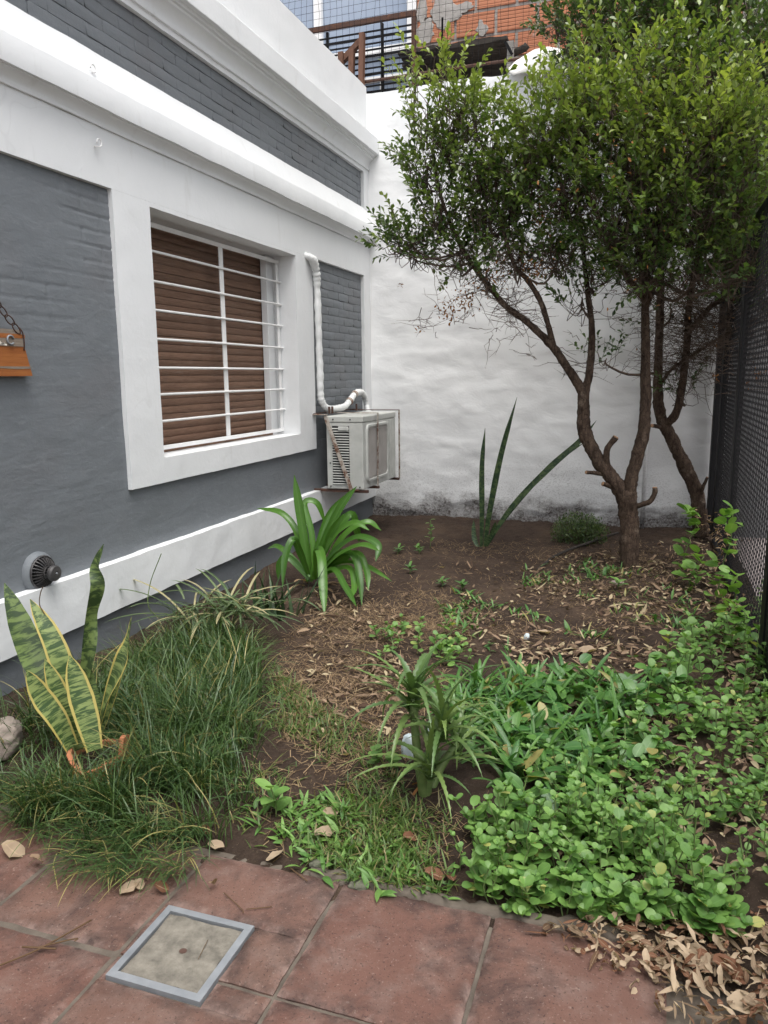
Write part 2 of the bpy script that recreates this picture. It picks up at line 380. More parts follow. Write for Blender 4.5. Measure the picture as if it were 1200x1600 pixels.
def wood(name, a, b_, grain=(1, 1, 1), rough=.6, weather=None, wz=(0, 0)):
    t = NT(name); p = t.pos(); q = t.mapping(p, grain); i = t.n('ShaderNodeObjectInfo').outputs['Random']
    f = t.noise(q, 28, 7, .7, .6); c = t.mix(t.ramp(f, [(.3, 0.), (.72, 1.)]), a, b_)
    c = t.mix(t.math('MULTIPLY', i, .35), c, tuple(x*.5 for x in a))
    if weather:
        k = t.ramp(t.noise(t.mapping(p, (grain[0]*1.0, grain[1]*1.6, grain[2])), 7, 6, .7), [(.56, 0.), (.72, 1.)]); c = t.mix(t.math('MULTIPLY', k, .55), c, weather)
    return t.finish(c, rough, t.bump(f, .35, .002), 0, .35)
def sansmat(name, band_dark, band_light, margin):
    t = NT(name); a = t.n('ShaderNodeAttribute', attribute_name='leafco'); sp = t.n('ShaderNodeSeparateColor'); t.l(a.outputs['Color'], sp.inputs[0])
    cv = t.n('ShaderNodeCombineXYZ'); t.l(t.math('MULTIPLY', sp.outputs['Red'], .42), cv.inputs[0]); t.l(t.math('MULTIPLY', sp.outputs['Green'], 26.), cv.inputs[1]); t.l(t.math('MULTIPLY', sp.outputs['Blue'], 40.), cv.inputs[2])
    f = t.ramp(t.noise(cv.outputs[0], 1.3, 4, .6, .7), [(.45, 0.), (.57, 1.)])
    c = t.mix(f, band_dark, band_light)
    if margin:
        m = t.ramp(t.math('ADD', t.math('ABSOLUTE', sp.outputs['Red']), t.math('MULTIPLY', t.noise(cv.outputs[0], .8, 2), .08)), [(.80, 0.), (.85, 1.)]); c = t.mix(m, c, margin)
    return t.finish(c, .38, None, 0, .5, .08)

M = {}
M['white'] = white_paint(); M['grey'] = grey_paint(); M['lime'] = lime_wall(); M['tile'] = tile_mat(); M['soil'] = soil_mat()
M['mortar'] = simple('cement_mortar', (.060, .047, .036), (.135, .112, .088), 14, .9, bump=.5, bscale=120)
M['paving'] = simple('pinkish_concrete', (.30, .255, .245), (.42, .37, .36), 4, .9, bump=.3)
M['far_wall'] = simple('dull_render', (.17, .175, .18), (.26, .26, .26), 2, .9, bump=.4)
M['shutter'] = wood('brown_shutter_wood', (.108, .058, .038), (.265, .158, .105), (1.2, .35, 9), .7, (.28, .205, .16))
M['bar_white'] = simple('white_enamel', (.74, .74, .73), (.82, .82, .81), 12, .35, bump=.1)
M['ac'] = simple('aged_white_plastic', (.42, .43, .40), (.57, .575, .54), 7, .5, bump=.08, bscale=30)
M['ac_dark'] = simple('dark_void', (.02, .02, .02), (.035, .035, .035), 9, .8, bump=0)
M['ac_guard'] = simple('dusty_guard', (.37, .345, .32), (.47, .445, .42), 6, .7, bump=.4, bscale=150)
M['rust'] = rusty_paint('rusty_white_iron', (.44, .40, .35), .51)
M['rust2'] = rusty_paint('rusty_brown_iron', (.075, .042, .032), .56)
M['wrap'] = simple('white_pipe_wrap', (.62, .63, .62), (.76, .77, .76), 14, .5, bump=.5, bscale=35)
M['black'] = simple('black_enamel', (.004, .004, .0045), (.009, .009, .010), 12, .6, bump=.1, spec=.2)
M['vent'] = simple('vent_dark_metal', (.022, .022, .024), (.075, .07, .068), 30, .5, bump=.3, bscale=120)
M['sign'] = wood('orange_board_wood', (.27, .085, .022), (.42, .16, .045), (1, .22, 4), .5, (.20, .14, .09))
M['sign_grey'] = wood('weathered_board_wood', (.16, .125, .095), (.30, .25, .20), (1, .25, 4), .8, (.10, .05, .025))
M['cream'] = simple('cream_paint', (.66, .62, .53), (.74, .70, .62), 20, .7, bump=.1)
M['chain'] = simple('rusty_chain', (.05, .026, .02), (.10, .055, .04), 60, .7, .3, bump=.4, bscale=200)
M['concrete'] = simple('cover_concrete', (.080, .072, .058), (.225, .205, .168), 22, .9, bump=1., bscale=90)
M['galv'] = simple('galvanised_steel', (.20, .215, .23), (.29, .305, .32), 16, .5, .35, bump=.15, bscale=90)
M['terracotta'] = simple('terracotta', (.36, .125, .055), (.46, .19, .095), 9, .8, bump=.3)
M['stone'] = simple('pale_stone', (.20, .16, .13), (.34, .29, .25), 12, .9, bump=.6, bscale=50)
M['moss_stone'] = simple('mossy_stone', (.06, .065, .04), (.15, .145, .11), 18, .95, bump=.6, bscale=60)
M['plaster_bit'] = simple('pale_blue_plaster', (.50, .60, .62), (.66, .73, .74), 12, .85, bump=.5)
def bark_mat():
    t = NT('bark'); p = t.pos(); q = t.mapping(p, (1, 1, .35))
    c = t.mix(t.ramp(t.noise(q, 34, 7, .7), [(.32, 0.), (.68, 1.)]), (.030, .020, .015), (.135, .095, .070))
    lp = t.ramp(t.noise(p, 13, 5, .65), [(.56, 0.), (.66, 1.)]); c = t.mix(t.math('MULTIPLY', lp, .6), c, (.21, .165, .125))
    v = t.vor(q, 60, 'DISTANCE_TO_EDGE').outputs['Distance']; ck = t.ramp(v, [(.0, 0.), (.09, 1.)]); c = t.mix(t.math('MULTIPLY', t.math('SUBTRACT', 1., ck), .6), c, (.018, .012, .009))
    b = t.bump(t.noise(q, 60, 6, .7), 1., .010); b = t.bump(ck, .5, .004, b)
    return t.finish(c, .92, b, 0, .12)
M['bark'] = bark_mat()
M['twig'] = simple('twig_bark', (.065, .046, .036), (.15, .115, .09), 30, .9, bump=.3, spec=.1)
M['cutwood'] = simple('cut_wood', (.30, .17, .09), (.42, .26, .15), 30, .8, bump=.3)
M['leaf_tree'] = leafmat('tree_leaf', (.030, .068, .018), (.125, .200, .050), (.36, .42, .090), .30, .30)
M['leaf_tree2'] = leafmat('tree_leaf_deep', (.027, .058, .022), (.090, .145, .046), (.22, .29, .08), .32, .28)
M['leaf_dry'] = leafmat('dry_orange_leaf', (.20, .085, .03), (.36, .18, .07), None, .8, .2, spec=.2)
M['grass'] = leafmat('mondo_grass', (.020, .056, .018), (.098, .165, .044), (.34, .28, .11), .45, .22)
M['lawn'] = leafmat('short_grass', (.050, .100, .018), (.125, .195, .040), (.28, .21, .10), .5, .25)
M['spider'] = leafmat('variegated_strap', (.060, .105, .040), (.115, .165, .065), (.42, .36, .20), .45, .2, rib=(.55, .58, .40))
M['aga'] = leafmat('strap_leaf_green', (.040, .115, .014), (.075, .185, .022), None, .36, .2, rib=(.10, .22, .04), tip=(.48, .36, .17))
M['aloe'] = leafmat('aloe_leaf', (.070, .135, .040), (.165, .240, .065), None, .42, .15, tip=(.30, .13, .05))
M['fernp'] = leafmat('spiky_dark_leaf', (.022, .050, .020), (.055, .095, .035), None, .5, .12)
M['weed'] = leafmat('round_weed_leaf', (.082, .190, .040), (.215, .370, .090), (.38, .37, .11), .5, .28, rib=(.16, .30, .09))
M['weed2'] = leafmat('broad_weed_leaf', (.045, .135, .030), (.11, .235, .045), (.34, .27, .10), .42, .25, rib=(.17, .30, .10))
M['vine'] = leafmat('vine_leaf', (.12, .26, .045), (.21, .37, .075), None, .48, .3, rib=(.24, .40, .12))
M['stemg'] = simple('green_stem', (.09, .15, .04), (.16, .21, .07), 40, .6, bump=0)
M['straw'] = leafmat('straw', (.13, .080, .045), (.40, .290, .175), None, .8, .15, spec=.2)
M['chip'] = leafmat('litter_chip', (.055, .032, .022), (.34, .24, .160), (.42, .35, .22), .85, .1, spec=.15)
M['dry'] = leafmat('tan_dead_leaf', (.12, .068, .038), (.50, .39, .27), (.15, .065, .035), .78, .2, rib=(.50, .38, .25), spec=.3)
M['sansA'] = sansmat('snake_leaf_dark', (.030, .055, .018), (.13, .185, .055), None)
M['sansB'] = sansmat('snake_leaf_margin', (.035, .070, .020), (.20, .255, .085), (.42, .345, .105))
M['sansC'] = sansmat('snake_leaf_wall', (.022, .050, .022), (.075, .115, .045), None)
M['clay'] = hollow_brick()
M['cement'] = simple('rough_cement', (.25, .235, .215), (.40, .38, .355), 8, .95, bump=.8, bscale=45, dist=.01)
M['glass'] = simple('sky_painted_glass', (.20, .26, .36), (.33, .39, .48), .9, .08, bump=0, spec=.8)  # blue-grey sky reflection painted into the opaque pane colour
M['darkwood'] = wood('tarred_old_board', (.022, .018, .015), (.085, .072, .06), (.3, 1, 1), .9, (.13, .115, .10))
M['brownwood'] = wood('brown_timber', (.085, .038, .022), (.16, .08, .05), (1, 1, .3), .7)
M['cloth'] = simple('white_sackcloth', (.60, .59, .56), (.74, .73, .70), 6, .9, bump=.5, bscale=14, dist=.02)

# ================================================================== the setting
XW, YB = -2.43, 6.763                       # house front face (white parts), foot wall face
XG, XP = -2.455, -2.40                      # recessed grey fields, proud plinth band
def soil_z(x, y):
    x = np.asarray(x, float); y = np.asarray(y, float); P = np.stack([x.ravel(), y.ravel(), 0*x.ravel()], 1)
    z = .018 + .030*fbm(P*1.7, 3) + .014*fbm(P*7+5, 3)
    edge = np.clip((y.ravel()-1.70)/.25, 0, 1); return (z*edge - .012*(1-edge)).reshape(x.shape)
def sz(x, y): return float(soil_z(np.array([x]), np.array([y]))[0])

# wide ground under everything, reaching the horizon
mb = MB(); mb.add([[-150, -150, -.09], [150, -150, -.09], [150, 150, -.09], [-150, 150, -.09]], [[0, 1, 2, 3]])
tag(mb.build('ground', M['paving']), kind='structure')
# pavement of the neighbouring drive beyond the gate
mb = MB(); mb.add([[.62, -6, -.03], [9, -6, -.03], [9, 14, -.03], [.62, 14, -.03]], [[0, 1, 2, 3]])
tag(mb.build('pavement', M['paving']), kind='structure')
# soil of the bed
gx = np.arange(-2.47, .66, .0135); gy = np.arange(1.60, 6.85, .0135)
U, Vv = np.meshgrid(gx, gy, indexing='ij'); Z = soil_z(U, Vv)
PP = np.stack([U.ravel(), Vv.ravel(), 0*U.ravel()], 1); Z = Z + (.010*fbm(PP*20, 3)+.009*np.clip(fbm(PP*48, 2), .1, 1)).reshape(Z.shape)
tag(link('soil', npmesh('soil', np.stack([U, Vv, Z], -1), grid_faces(len(gx), len(gy))), M['soil']), kind='structure')

# paving: mortar bed and single tiles
mb = MB(); mb.add([[-2.5, -3, -.010], [.13, -3, -.010], [.13, 1.70, -.010], [-2.5, 1.70, -.010]], [[0, 1, 2, 3]])
mb.add([[.13, -3, -.030], [.66, -3, -.030], [.66, 1.70, -.030], [.13, 1.70, -.030]], [[0, 1, 2, 3]])
pav = tag(mb.build('paving', M['mortar']), kind='structure')
def make_tile(x0, x1, y0, y1, seed):
    nx = max(6, int((x1-x0)/.012)); ny = max(6, int((y1-y0)/.012))
    a = np.linspace(x0, x1, nx); b = np.linspace(y0, y1, ny); u, v = np.meshgrid(a, b, indexing='ij')
    e = np.minimum(np.minimum(u-x0, x1-u), np.minimum(v-y0, y1-v)); P = np.stack([u.ravel(), v.ravel(), 0*u.ravel()+seed], 1)
    z = -.0 - .006*np.clip(1-e/.014, 0, 1)**2 + .0018*fbm(P*12, 3).reshape(u.shape)
    jit = wob(P, .0035, 22.).reshape(u.shape+(3,)); T = np.stack([u, v, z], -1)+jit*np.array([1, 1, 0])*(e < .016)[..., None]
    V = T.reshape(-1, 3); F = grid_faces(nx, ny); n0 = len(V); rim = list(range(0, ny))+[i*ny+ny-1 for i in range(1, nx)]+[(nx-1)*ny+j for j in range(ny-2, -1, -1)]+[i*ny for i in range(nx-2, 0, -1)]
    B = V[rim].copy(); B[:, 2] = -.03; k = len(rim)
    S = np.array([[rim[i], rim[(i+1) % k], n0+(i+1) % k, n0+i] for i in range(k)])
    ef = np.concatenate([e.ravel(), np.zeros(len(B))]); lc = np.zeros((len(ef), 4)); lc[:, 0] = np.clip(1-ef/.05, 0, 1); lc[:, 1] = np.clip(1-ef/.025, 0, 1)
    return npmesh('tile', np.vstack([V, B]), np.vstack([F, S[:, ::-1]]), lc=lc, smooth=True, sharp=50)
CX0, CX1, CY0, CY1 = -1.078, -.838, 1.209, 1.453      # inspection cover
g = .0055; xs = [-2.3, -1.9, -1.5, -1.1, -.70, -.30, .10]; ys = [.08, .48, .88, 1.28, 1.68]; k = 0
for i in range(len(xs)-1):
    for j in range(len(ys)-1):
        x0, x1, y0, y1 = xs[i]+g, xs[i+1]-g, ys[j]+g, ys[j+1]-g
        if i == 3 and j == 3: rects = [(x0, CX0-.0015, y0, CY1+.0015), (CX1+.0015, x1, y0, CY1+.0015), (x0, x1, CY1+.003, y1)]
        elif i == 3 and j == 2: rects = [(x0, CX0-.0015, CY0-.0015, y1), (CX1+.0015, x1, CY0-.0015, y1), (x0, x1, y0, CY0-.003)]
        else: rects = [(x0, x1, y0, y1)]
        for r_ in rects:
            o = link('tile', make_tile(*r_, k*3.7), M['tile'], pav); k += 1
            o.location.z = random.uniform(-.0015, .0015) - (.004 if i < 3 else 0)
# rough cement strip that edges the bed
mb = MB(); pts = np.stack([np.linspace(-.80, .05, 60), 1.697+.010*np.sin(np.linspace(0, 9, 60)), np.full(60, -.016)], 1)
V, F4, F3 = tube(pts, .024+.007*np.sin(np.arange(60)*1.3)*np.sin(np.arange(60)*.37), 10); V = V+wob(V, .006, 18.); V[:, 2] = np.minimum(V[:, 2], .003); mb.add(V, F4, F3)
tag(mb.build('kerb', M['mortar'], smooth=True), kind='structure')

# inspection cover
t = empty('inspection_cover', ((CX0+CX1)/2, (CY0+CY1)/2, 0), 'square grey concrete inspection cover in a metal frame set into red paving', 'drain cover')
cx, cy, hw = (CX0+CX1)/2, (CY0+CY1)/2, (CX1-CX0)/2
mb = MB()
for a in range(4):
    c_, s_ = round(math.cos(a*math.pi/2)), round(math.sin(a*math.pi/2)); f = lambda x, y, z: [x*c_-y*s_, x*s_+y*c_, z]
    w0, w1 = hw, hw-.018
    v = [f(-w0, -w0, .003), f(w0, -w0, .003), f(w1, -w1, .0035), f(-w1, -w1, .0035), f(-w0, -w0, -.03), f(w0, -w0, -.03), f(w1, -w1, -.03), f(-w1, -w1, -.03)]
    mb.add(v, [[0, 1, 2, 3], [4, 5, 1, 0], [3, 2, 6, 7]])
mb.build('frame', M['galv'], t)
n_ = 40; a = np.linspace(-hw+.021, hw-.021, n_); u, v = np.meshgrid(a, a, indexing='ij'); P = np.stack([u.ravel(), v.ravel(), 0*u.ravel()], 1)
e = (hw-.021)-np.maximum(abs(u), abs(v)); r0 = np.hypot(u, v)
z = .001 + .0015*fbm(P*16, 3).reshape(u.shape) - .003*(e < 1e-6) - .008*np.clip(1-r0/.011, 0, 1)
jit = wob(P, .005, 30).reshape(u.shape+(3,))*np.array([1, 1, 0])*(e < .008)[..., None]
link('slab', npmesh('slab', (np.stack([u, v, z], -1)+jit), grid_faces(n_, n_)), M['concrete'], t)
mb = MB(); ang = np.linspace(0, 2*math.pi, 13)[:-1]; mb.add(np.vstack([np.stack([.0095*np.cos(ang), .0085*np.sin(ang), 0*ang-.001], 1), [[0, 0, -.002]]]), None, [[i, (i+1) % 12, 12] for i in range(12)])
mb.build('lifting_hole', M['rust2'], t)

# ------------------------------------------------------------------ house
house = empty('house', (XW, 3.5, 0), 'grey and white painted house front with heavy mouldings and shuttered window', 'house')
HO = (XW, 3.5, 0)
Y0 = -2.5
def hpart(mb, name, m, parent=house, smooth=True, sharp=35):
    o = mb.build(name, m, parent, smooth=smooth, sharp=sharp, origin=HO); return o
# masonry core, with the window opening left free
mb = MB()
for b in ((-2.95, -2.472, Y0, 3.30, -.3, 3.70), (-2.95, -2.472, 5.36, YB+.3, -.3, 3.70), (-2.95, -2.472, 3.30, 5.36, -.3, .80), (-2.95, -2.472, 3.30, 5.36, 2.25, 3.70), (-2.95, -2.90, 3.30, 5.36, .80, 2.25)):
    mb.box(*b)
hpart(mb, 'masonry', M['white'], smooth=False)
# smooth grey field left of and under the window: lumpy trowelled skin over old brick
def skin(y0, y1, z0, z1, step, x, hole=None):
    a = np.linspace(y0, y1, int((y1-y0)/step)+1); b = np.linspace(z0, z1, int((z1-z0)/step)+1); u, v = np.meshgrid(a, b, indexing='ij')
    P = np.stack([0*u.ravel(), u.ravel(), v.ravel()], 1)
    d = .004*fbm(P*np.array([1, 3.0, 4.5])+3, 3) + .0036*np.clip(fbm(P*np.array([1, 7, 12])+9, 3), .18, 1)
    row = np.abs(((v.ravel()/.068) % 1)-.5); cr0 = np.clip((fbm(P*2.6+31, 2)+.25)*2.2, 0, 1)*np.clip((v.ravel()-1.35)/.5, .12, 1)
    colj = np.abs((((u.ravel()+(np.floor(v.ravel()/.068) % 2)*.125)/.25) % 1)-.5)
    d -= .0048*np.clip((row-.40)/.08, 0, 1)*cr0 + .0042*np.clip((colj-.46)/.03, 0, 1)*cr0
    V = np.stack([np.full(u.size, x)+d, u.ravel(), v.ravel()], 1); return V, grid_faces(len(a), len(b))
mb = MB(); V, F = skin(2.2, 3.205, .40, 2.185, .008, XG); mb.add(V, F); V, F = skin(Y0, 2.2, .40, 2.185, .03, XG); mb.add(V, F)
hpart(mb, 'grey_render', M['grey'], sharp=None)
mb = MB(); V, F = skin(3.205, 6.60, .40, .760, .0125, XG); mb.add(V, F); V, F = skin(5.47, 5.49, .7605, 2.185, .02, XG-.004); mb.add(V, F)
hpart(mb, 'grey_render', M['grey'], sharp=None)
# grey dado at the foot
mb = MB(); V, F = skin(1.6, YB, -.1, .2, .02, XW-.005); mb.add(V, F); V, F = skin(Y0, 1.6, -.1, .2, .06, XW-.005); mb.add(V, F); hpart(mb, 'grey_dado', M['grey'], sharp=None)
# white plinth band
mb = MB(); rbox(mb, -2.47, XP, Y0, YB-.002, .193, .425, .022, .0045, 7.); hpart(mb, 'plinth_band', M['white'])
# white fields
mb = MB(); rbox(mb, -2.62, XW, Y0, YB-.002, 2.178, 2.432, .03, .0025, 8.); hpart(mb, 'lintel_band', M['white'])
mb = MB(); rbox(mb, -2.47, XW, 6.592, YB-.002, .426, 2.1775, .03, .003, 8.); hpart(mb, 'corner_strip', M['white'])
mb = MB(); rbox(mb, -2.47, XW, 6.625, YB-.002, 2.74, 3.066, .03, .003, 8.); hpart(mb, 'corner_strip', M['white'])
WY0, WY1, WZ0, WZ1 = 3.483, 5.193, .885, 2.154
# window with its surround, shutter and grille
win = bpy.data.objects.new('window', None); col.objects.link(win); win.parent = house
for nm, b in (('window_surround', (-2.80, XW, 3.195, WY0, .752, 2.1775)), ('window_surround', (-2.80, XW, WY1, 5.478, .752, 2.1775)),
              ('window_sill', (-2.80, XW, WY0, WY1, .752, WZ0)), ('window_head', (-2.80, XW, WY0, WY1, WZ1, 2.1775))):
    mb = MB(); rbox(mb, *b, .03, .0028, 8.); hpart(mb, nm, M['white'], win)
hh = .0445
prof = [(-.006, .0006), (.0048, .0008), (.0062, .0025), (.0066, hh*.5), (.0060, hh-.003), (.0045, hh-.0012), (-.006, hh-.0010)]
yy = np.linspace(WY0+.004, WY1-.004, 24); V = np.array([[x, y, z] for y in yy for x, z in prof])
F = grid_faces(len(yy), len(prof), 0, True)
slat_me = npmesh('shutter_slat', V-np.array([0, HO[1], 0]), F, smooth=True, sharp=40); slat_me.materials.append(M['shutter'])
nsl = int((WZ1-WZ0+.03)/hh)+1
for i in range(nsl):
    o = link('shutter_slat', slat_me, None, win); o.location = (-2.672-HO[0]+random.uniform(-.0022, .0022), 0, WZ0-.012+i*hh); o.rotation_euler = (random.uniform(-.0007, .0007), random.uniform(-.02, .02), 0)
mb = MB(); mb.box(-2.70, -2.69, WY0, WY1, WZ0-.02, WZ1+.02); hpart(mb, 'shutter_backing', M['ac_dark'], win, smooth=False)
mb = MB(); mb.box(-2.658, -2.61, 5.085, WY1-.001, WZ0+.001, WZ1-.001); bevel(hpart(mb, 'shutter_guide', M['white'], win, smooth=False))
mb = MB(); mb.box(-2.658, -2.61, WY0+.001, WY0+.05, WZ0+.001, WZ1-.001); bevel(hpart(mb, 'shutter_guide', M['white'], win, smooth=False))
mb = MB(); mb.box(-2.655, -2.600, WY0+.051, 5.084, WZ0+.0005, WZ0+.022); bevel(hpart(mb, 'shutter_foot', M['shutter'], win, smooth=False))
gr = bpy.data.objects.new('window_grille', None); col.objects.link(gr); gr.parent = house
XGR = -2.565
for nm, y0, y1, z0, z1 in (('grille_rail', WY0+.002, WY1-.005, 2.098, 2.124), ('grille_rail', WY0+.002, WY1-.005, .906, .930),
                           ('grille_stile', 4.366, 4.410, .931, 2.097), ('grille_stile', 5.142, 5.176, .931, 2.097), ('grille_stile', WY0+.004, WY0+.036, .931, 2.097)):
    mb = MB(); mb.box(XGR-.004, XGR+.004, y0, y1, z0, z1); bevel(hpart(mb, nm, M['bar_white'], gr, smooth=False), .0015)
for z in (1.972, 1.817, 1.667, 1.514, 1.359, 1.214, 1.068):
    mb = MB(); mb.tube(np.array([[XGR+.011, WY0-.003, z+random.uniform(-.002, .002)], [XGR+.011, 4.3, z], [XGR+.011, WY1+.003, z+random.uniform(-.002, .002)]]), .0072, 8); hpart(mb, 'grille_bar', M['bar_white'], gr)
# mouldings: a profile run along the front
def moulding(name, prof, y0=Y0, y1=YB-.002):
    yy = np.concatenate([np.arange(y0, 2., .1), np.arange(2., y1, .03), [y1]]); pr = np.array(prof)
    V = np.array([[x, y, z] for y in yy for x, z in pr]); V = V+wob(V, .0035, 5.)*np.array([1, 0, 1]) + wob(V, .0012, 28.)*np.array([1, 0, 1])
    F = grid_faces(len(yy), len(pr), 0, True); mb = MB(); mb.add(V, F)
    c0 = len(V)-len(pr); mb.add(V[c0:], None, [[0, i, i+1] for i in range(1, len(pr)-1)])
    return hpart(mb, name, M['white'], sharp=28)
moulding('lower_cornice', [(-2.47, 2.4325), (-2.427, 2.4325), (-2.419, 2.433), (-2.417, 2.440), (-2.418, 2.446), (-2.414, 2.458), (-2.404, 2.470), (-2.388, 2.480), (-2.376, 2.484), (-2.376, 2.488),
                           (-2.363, 2.4885), (-2.3625, 2.491), (-2.3625, 2.594), (-2.364, 2.598), (-2.368, 2.600), (-2.43, 2.738), (-2.44, 2.752), (-2.47, 2.755)])
moulding('upper_cornice', [(-2.47, 3.048), (-2.432, 3.048), (-2.432, 3.078), (-2.418, 3.080), (-2.416, 3.094), (-2.425, 3.098), (-2.423, 3.120), (-2.412, 3.143), (-2.395, 3.158), (-2.378, 3.165), (-2.378, 3.178),
                           (-2.362, 3.181), (-2.360, 3.196), (-2.332, 3.199), (-2.330, 3.202), (-2.330, 3.326), (-2.333, 3.330), (-2.44, 3.350), (-2.47, 3.352)])
mb = MB(); rbox(mb, -2.72, -2.446, Y0, YB-.002, 3.345, 3.765, .04, .004, 5.); hpart(mb, 'parapet', M['white'])
# painted bricks in the frieze and in the field beside the window
def brick_mesh(seed):
    bm = bmesh.new(); bmesh.ops.create_cube(bm, size=1.); bmesh.ops.bevel(bm, geom=list(bm.edges), offset=.045, segments=1, affect='EDGES')
    bmesh.ops.subdivide_edges(bm, edges=[e_ for e_ in bm.edges if e_.calc_length() > .5], cuts=1, use_grid_fill=True)
    r_ = random.Random(seed)
    for v_ in bm.verts: v_.co += Vector((r_.uniform(-.05, .05), r_.uniform(-.012, .012), r_.uniform(-.06, .06)))
    me = bpy.data.meshes.new('brick'); bm.to_mesh(me); bm.free(); me.materials.append(M['grey'])
    for p_ in me.polygons: p_.use_smooth = True
    return me
bricks = [brick_mesh(i) for i in range(7)]
def brick_field(name, y0, y1, z0, z1, ch, bl, depth, ybuild=None):
    mb = MB(); V, F = skin(y0-.02, y1+.012, z0-.012, z1+.012, .03, XG-.006); mb.add(V, F); f_ = hpart(mb, name, M['grey'], sharp=None)
    n = int(round((z1-z0)/ch)); c_ = (z1-z0)/n
    for r_ in range(n):
        y = y0 - (bl/2 if r_ % 2 else 0)
        while y < y1-.01:
            a, b = max(y+.0035+random.uniform(-.002, .004), y0), min(y+bl-.0035, y1); y += bl
            if b-a < .03 or (ybuild and b < ybuild): continue
            o = link('brick', random.choice(bricks), None, f_); pr_ = random.uniform(-.0015, .0025)
            o.location = (XG-.0125+depth/2+pr_*.7-HO[0], (a+b)/2-HO[1], z0+(r_+.5)*c_); o.scale = (.016, b-a, c_-.0022-random.uniform(0, .0025)); o.rotation_euler = (random.uniform(-.012, .012), random.uniform(-.03, .03), random.uniform(-.008, .008))
brick_field('frieze', -2.4, 6.62, 2.757, 3.044, .0575, .235, .006, 2.2)
brick_field('brick_field', 5.495, 6.588, .43, 2.174, .0645, .225, .004)

# small hooks screwed into the white band
for u_, v_, lab in ((137, 108, 'small white painted wire hook on the sloping cornice band'), (147, 224, 'small white painted wire hook on the band above the grey field')):
    p = atx(u_, v_, XW if v_ > 200 else -2.395); mb = MB(); a = np.linspace(-1.2, 3.4, 16)
    pts = np.stack([.012+.016-.0*a, .016*np.cos(a), .016*np.sin(a)], 1); pts = np.vstack([[[-.01, .0, -.012], [.012, .0, -.014]], pts]); mb.tube(pts, .0032, 6)
    o = mb.build('wall_hook', M['bar_white'], smooth=True); o.location = tuple(p); tag(o, lab, 'hook')

# ------------------------------------------------------------------ whitewashed foot wall
a = np.arange(-2.62, .60, .016); b = np.concatenate([np.arange(-.1, 3.72, .016)]); u, v = np.meshgrid(a, b, indexing='ij'); P = np.stack([u.ravel(), 0*u.ravel(), v.ravel()], 1)
d = .022*fbm(P*np.array([1.6, 1, 2.4]), 3) + .006*fbm(P*np.array([5, 1, 8])+8, 2) + .006*np.clip(fbm(P*np.array([4, 1, 10])+2, 2), .15, 1)
foot = np.clip((.10+.24*fbm(P*3.2+4, 4)-v.ravel())/.05, 0, 1); d = d - .014*foot + foot*.008*fbm(P*25, 3)
top = 3.715+.020*fbm(np.stack([a, 0*a, 0*a], 1)*4, 4)+.03*np.clip((a+1.3)/.6, 0, 1)
vz = v + (top[:, None]-3.704)*np.clip((v-3.4)/.3, 0, 1)
V = np.stack([u.ravel(), YB-.004-d, vz.ravel()], 1); F = grid_faces(len(a), len(b), 0, False)
mb = MB(); mb.add(V, F)
n_ = len(a); e0 = np.stack([a, YB-.004-d.reshape(u.shape)[:, -1], vz[:, -1]], 1); e1 = e0+np.array([0, .10, .02]); e1[:, 2] += .02*fbm(np.stack([a, 0*a+9, 0*a], 1)*9, 3); e2 = e0*np.array([1, 0, 1])+np.array([0, YB+.26, -.01])
mb.add(np.vstack([e0, e1, e2]), grid_faces(3, n_))
mb.box(-2.62, .60, YB+.02, YB+.26, -.2, 3.66)
o = mb.build('boundary_wall', M['lime'], smooth=True, sharp=60)
tag(o, 'tall lumpy whitewashed boundary wall with a damp stained foot', 'wall')
mb = MB(); mb.box(.60, 6., YB+.03, YB+.25, -.2, 2.6); o = mb.build('drive_wall', M['far_wall']); tag(o, 'dull grey wall behind the black mesh gate', 'wall')
mb = MB(); mb.box(4.6, 4.8, -6, YB, -.2, 2.3); o = mb.build('drive_wall', M['far_wall']); tag(o, 'grey wall across the drive beyond the mesh', 'wall')
# thin white pipe on the wall behind the tree
p0, p1 = at(1002, 845, YB-.04), at(1016, 640, YB-.04); p1[0] = p0[0]
mb = MB(); mb.tube(np.array([[p0[0], YB-.035, .0], [p0[0], YB-.038, .8], [p0[0]+.01, YB-.035, 1.6], [p0[0]+.01, YB-.035, 2.4]]), .016, 8); o = mb.build('wall_pipe', M['lime'], smooth=True)
tag(o, 'thin whitewashed pipe running up the wall behind the trunk', 'pipe')

# ================================================================== fittings on the walls
# air conditioner outdoor unit
AX0, AX1, AY0, AY1, AZ0, AZ1 = -2.335, -2.035, 5.45, 6.25, .445, 1.005
ac = empty('air_conditioner', ((AX0+AX1)/2, (AY0+AY1)/2, AZ0), 'old white air conditioner outdoor unit strapped in a rusty wall bracket', 'air conditioner')
AO = ((AX0+AX1)/2, (AY0+AY1)/2, AZ0)
mb = MB(); mb.box(AX0, AX1, AY0+.004, AY1, AZ0, AZ1-.05); bevel(mb.build('casing', M['ac'], ac, origin=AO), .008, 3)
mb = MB(); mb.box(AX0-.003, AX1+.003, AY0, AY1+.003, AZ1-.049, AZ1); bevel(mb.build('top_cover', M['ac'], ac, origin=AO), .009, 3)
sx0, sx1 = AX0+.055, AX1-.115
mb = MB(); mb.box(sx0-.004, sx1+.004, AY0-.0005, AY0+.003, AZ0+.035, AZ1-.075); mb.build('louver_slot_shade', M['ac_dark'], ac, origin=AO)  # near-black plate on the casing, shade of the slots put into its colour
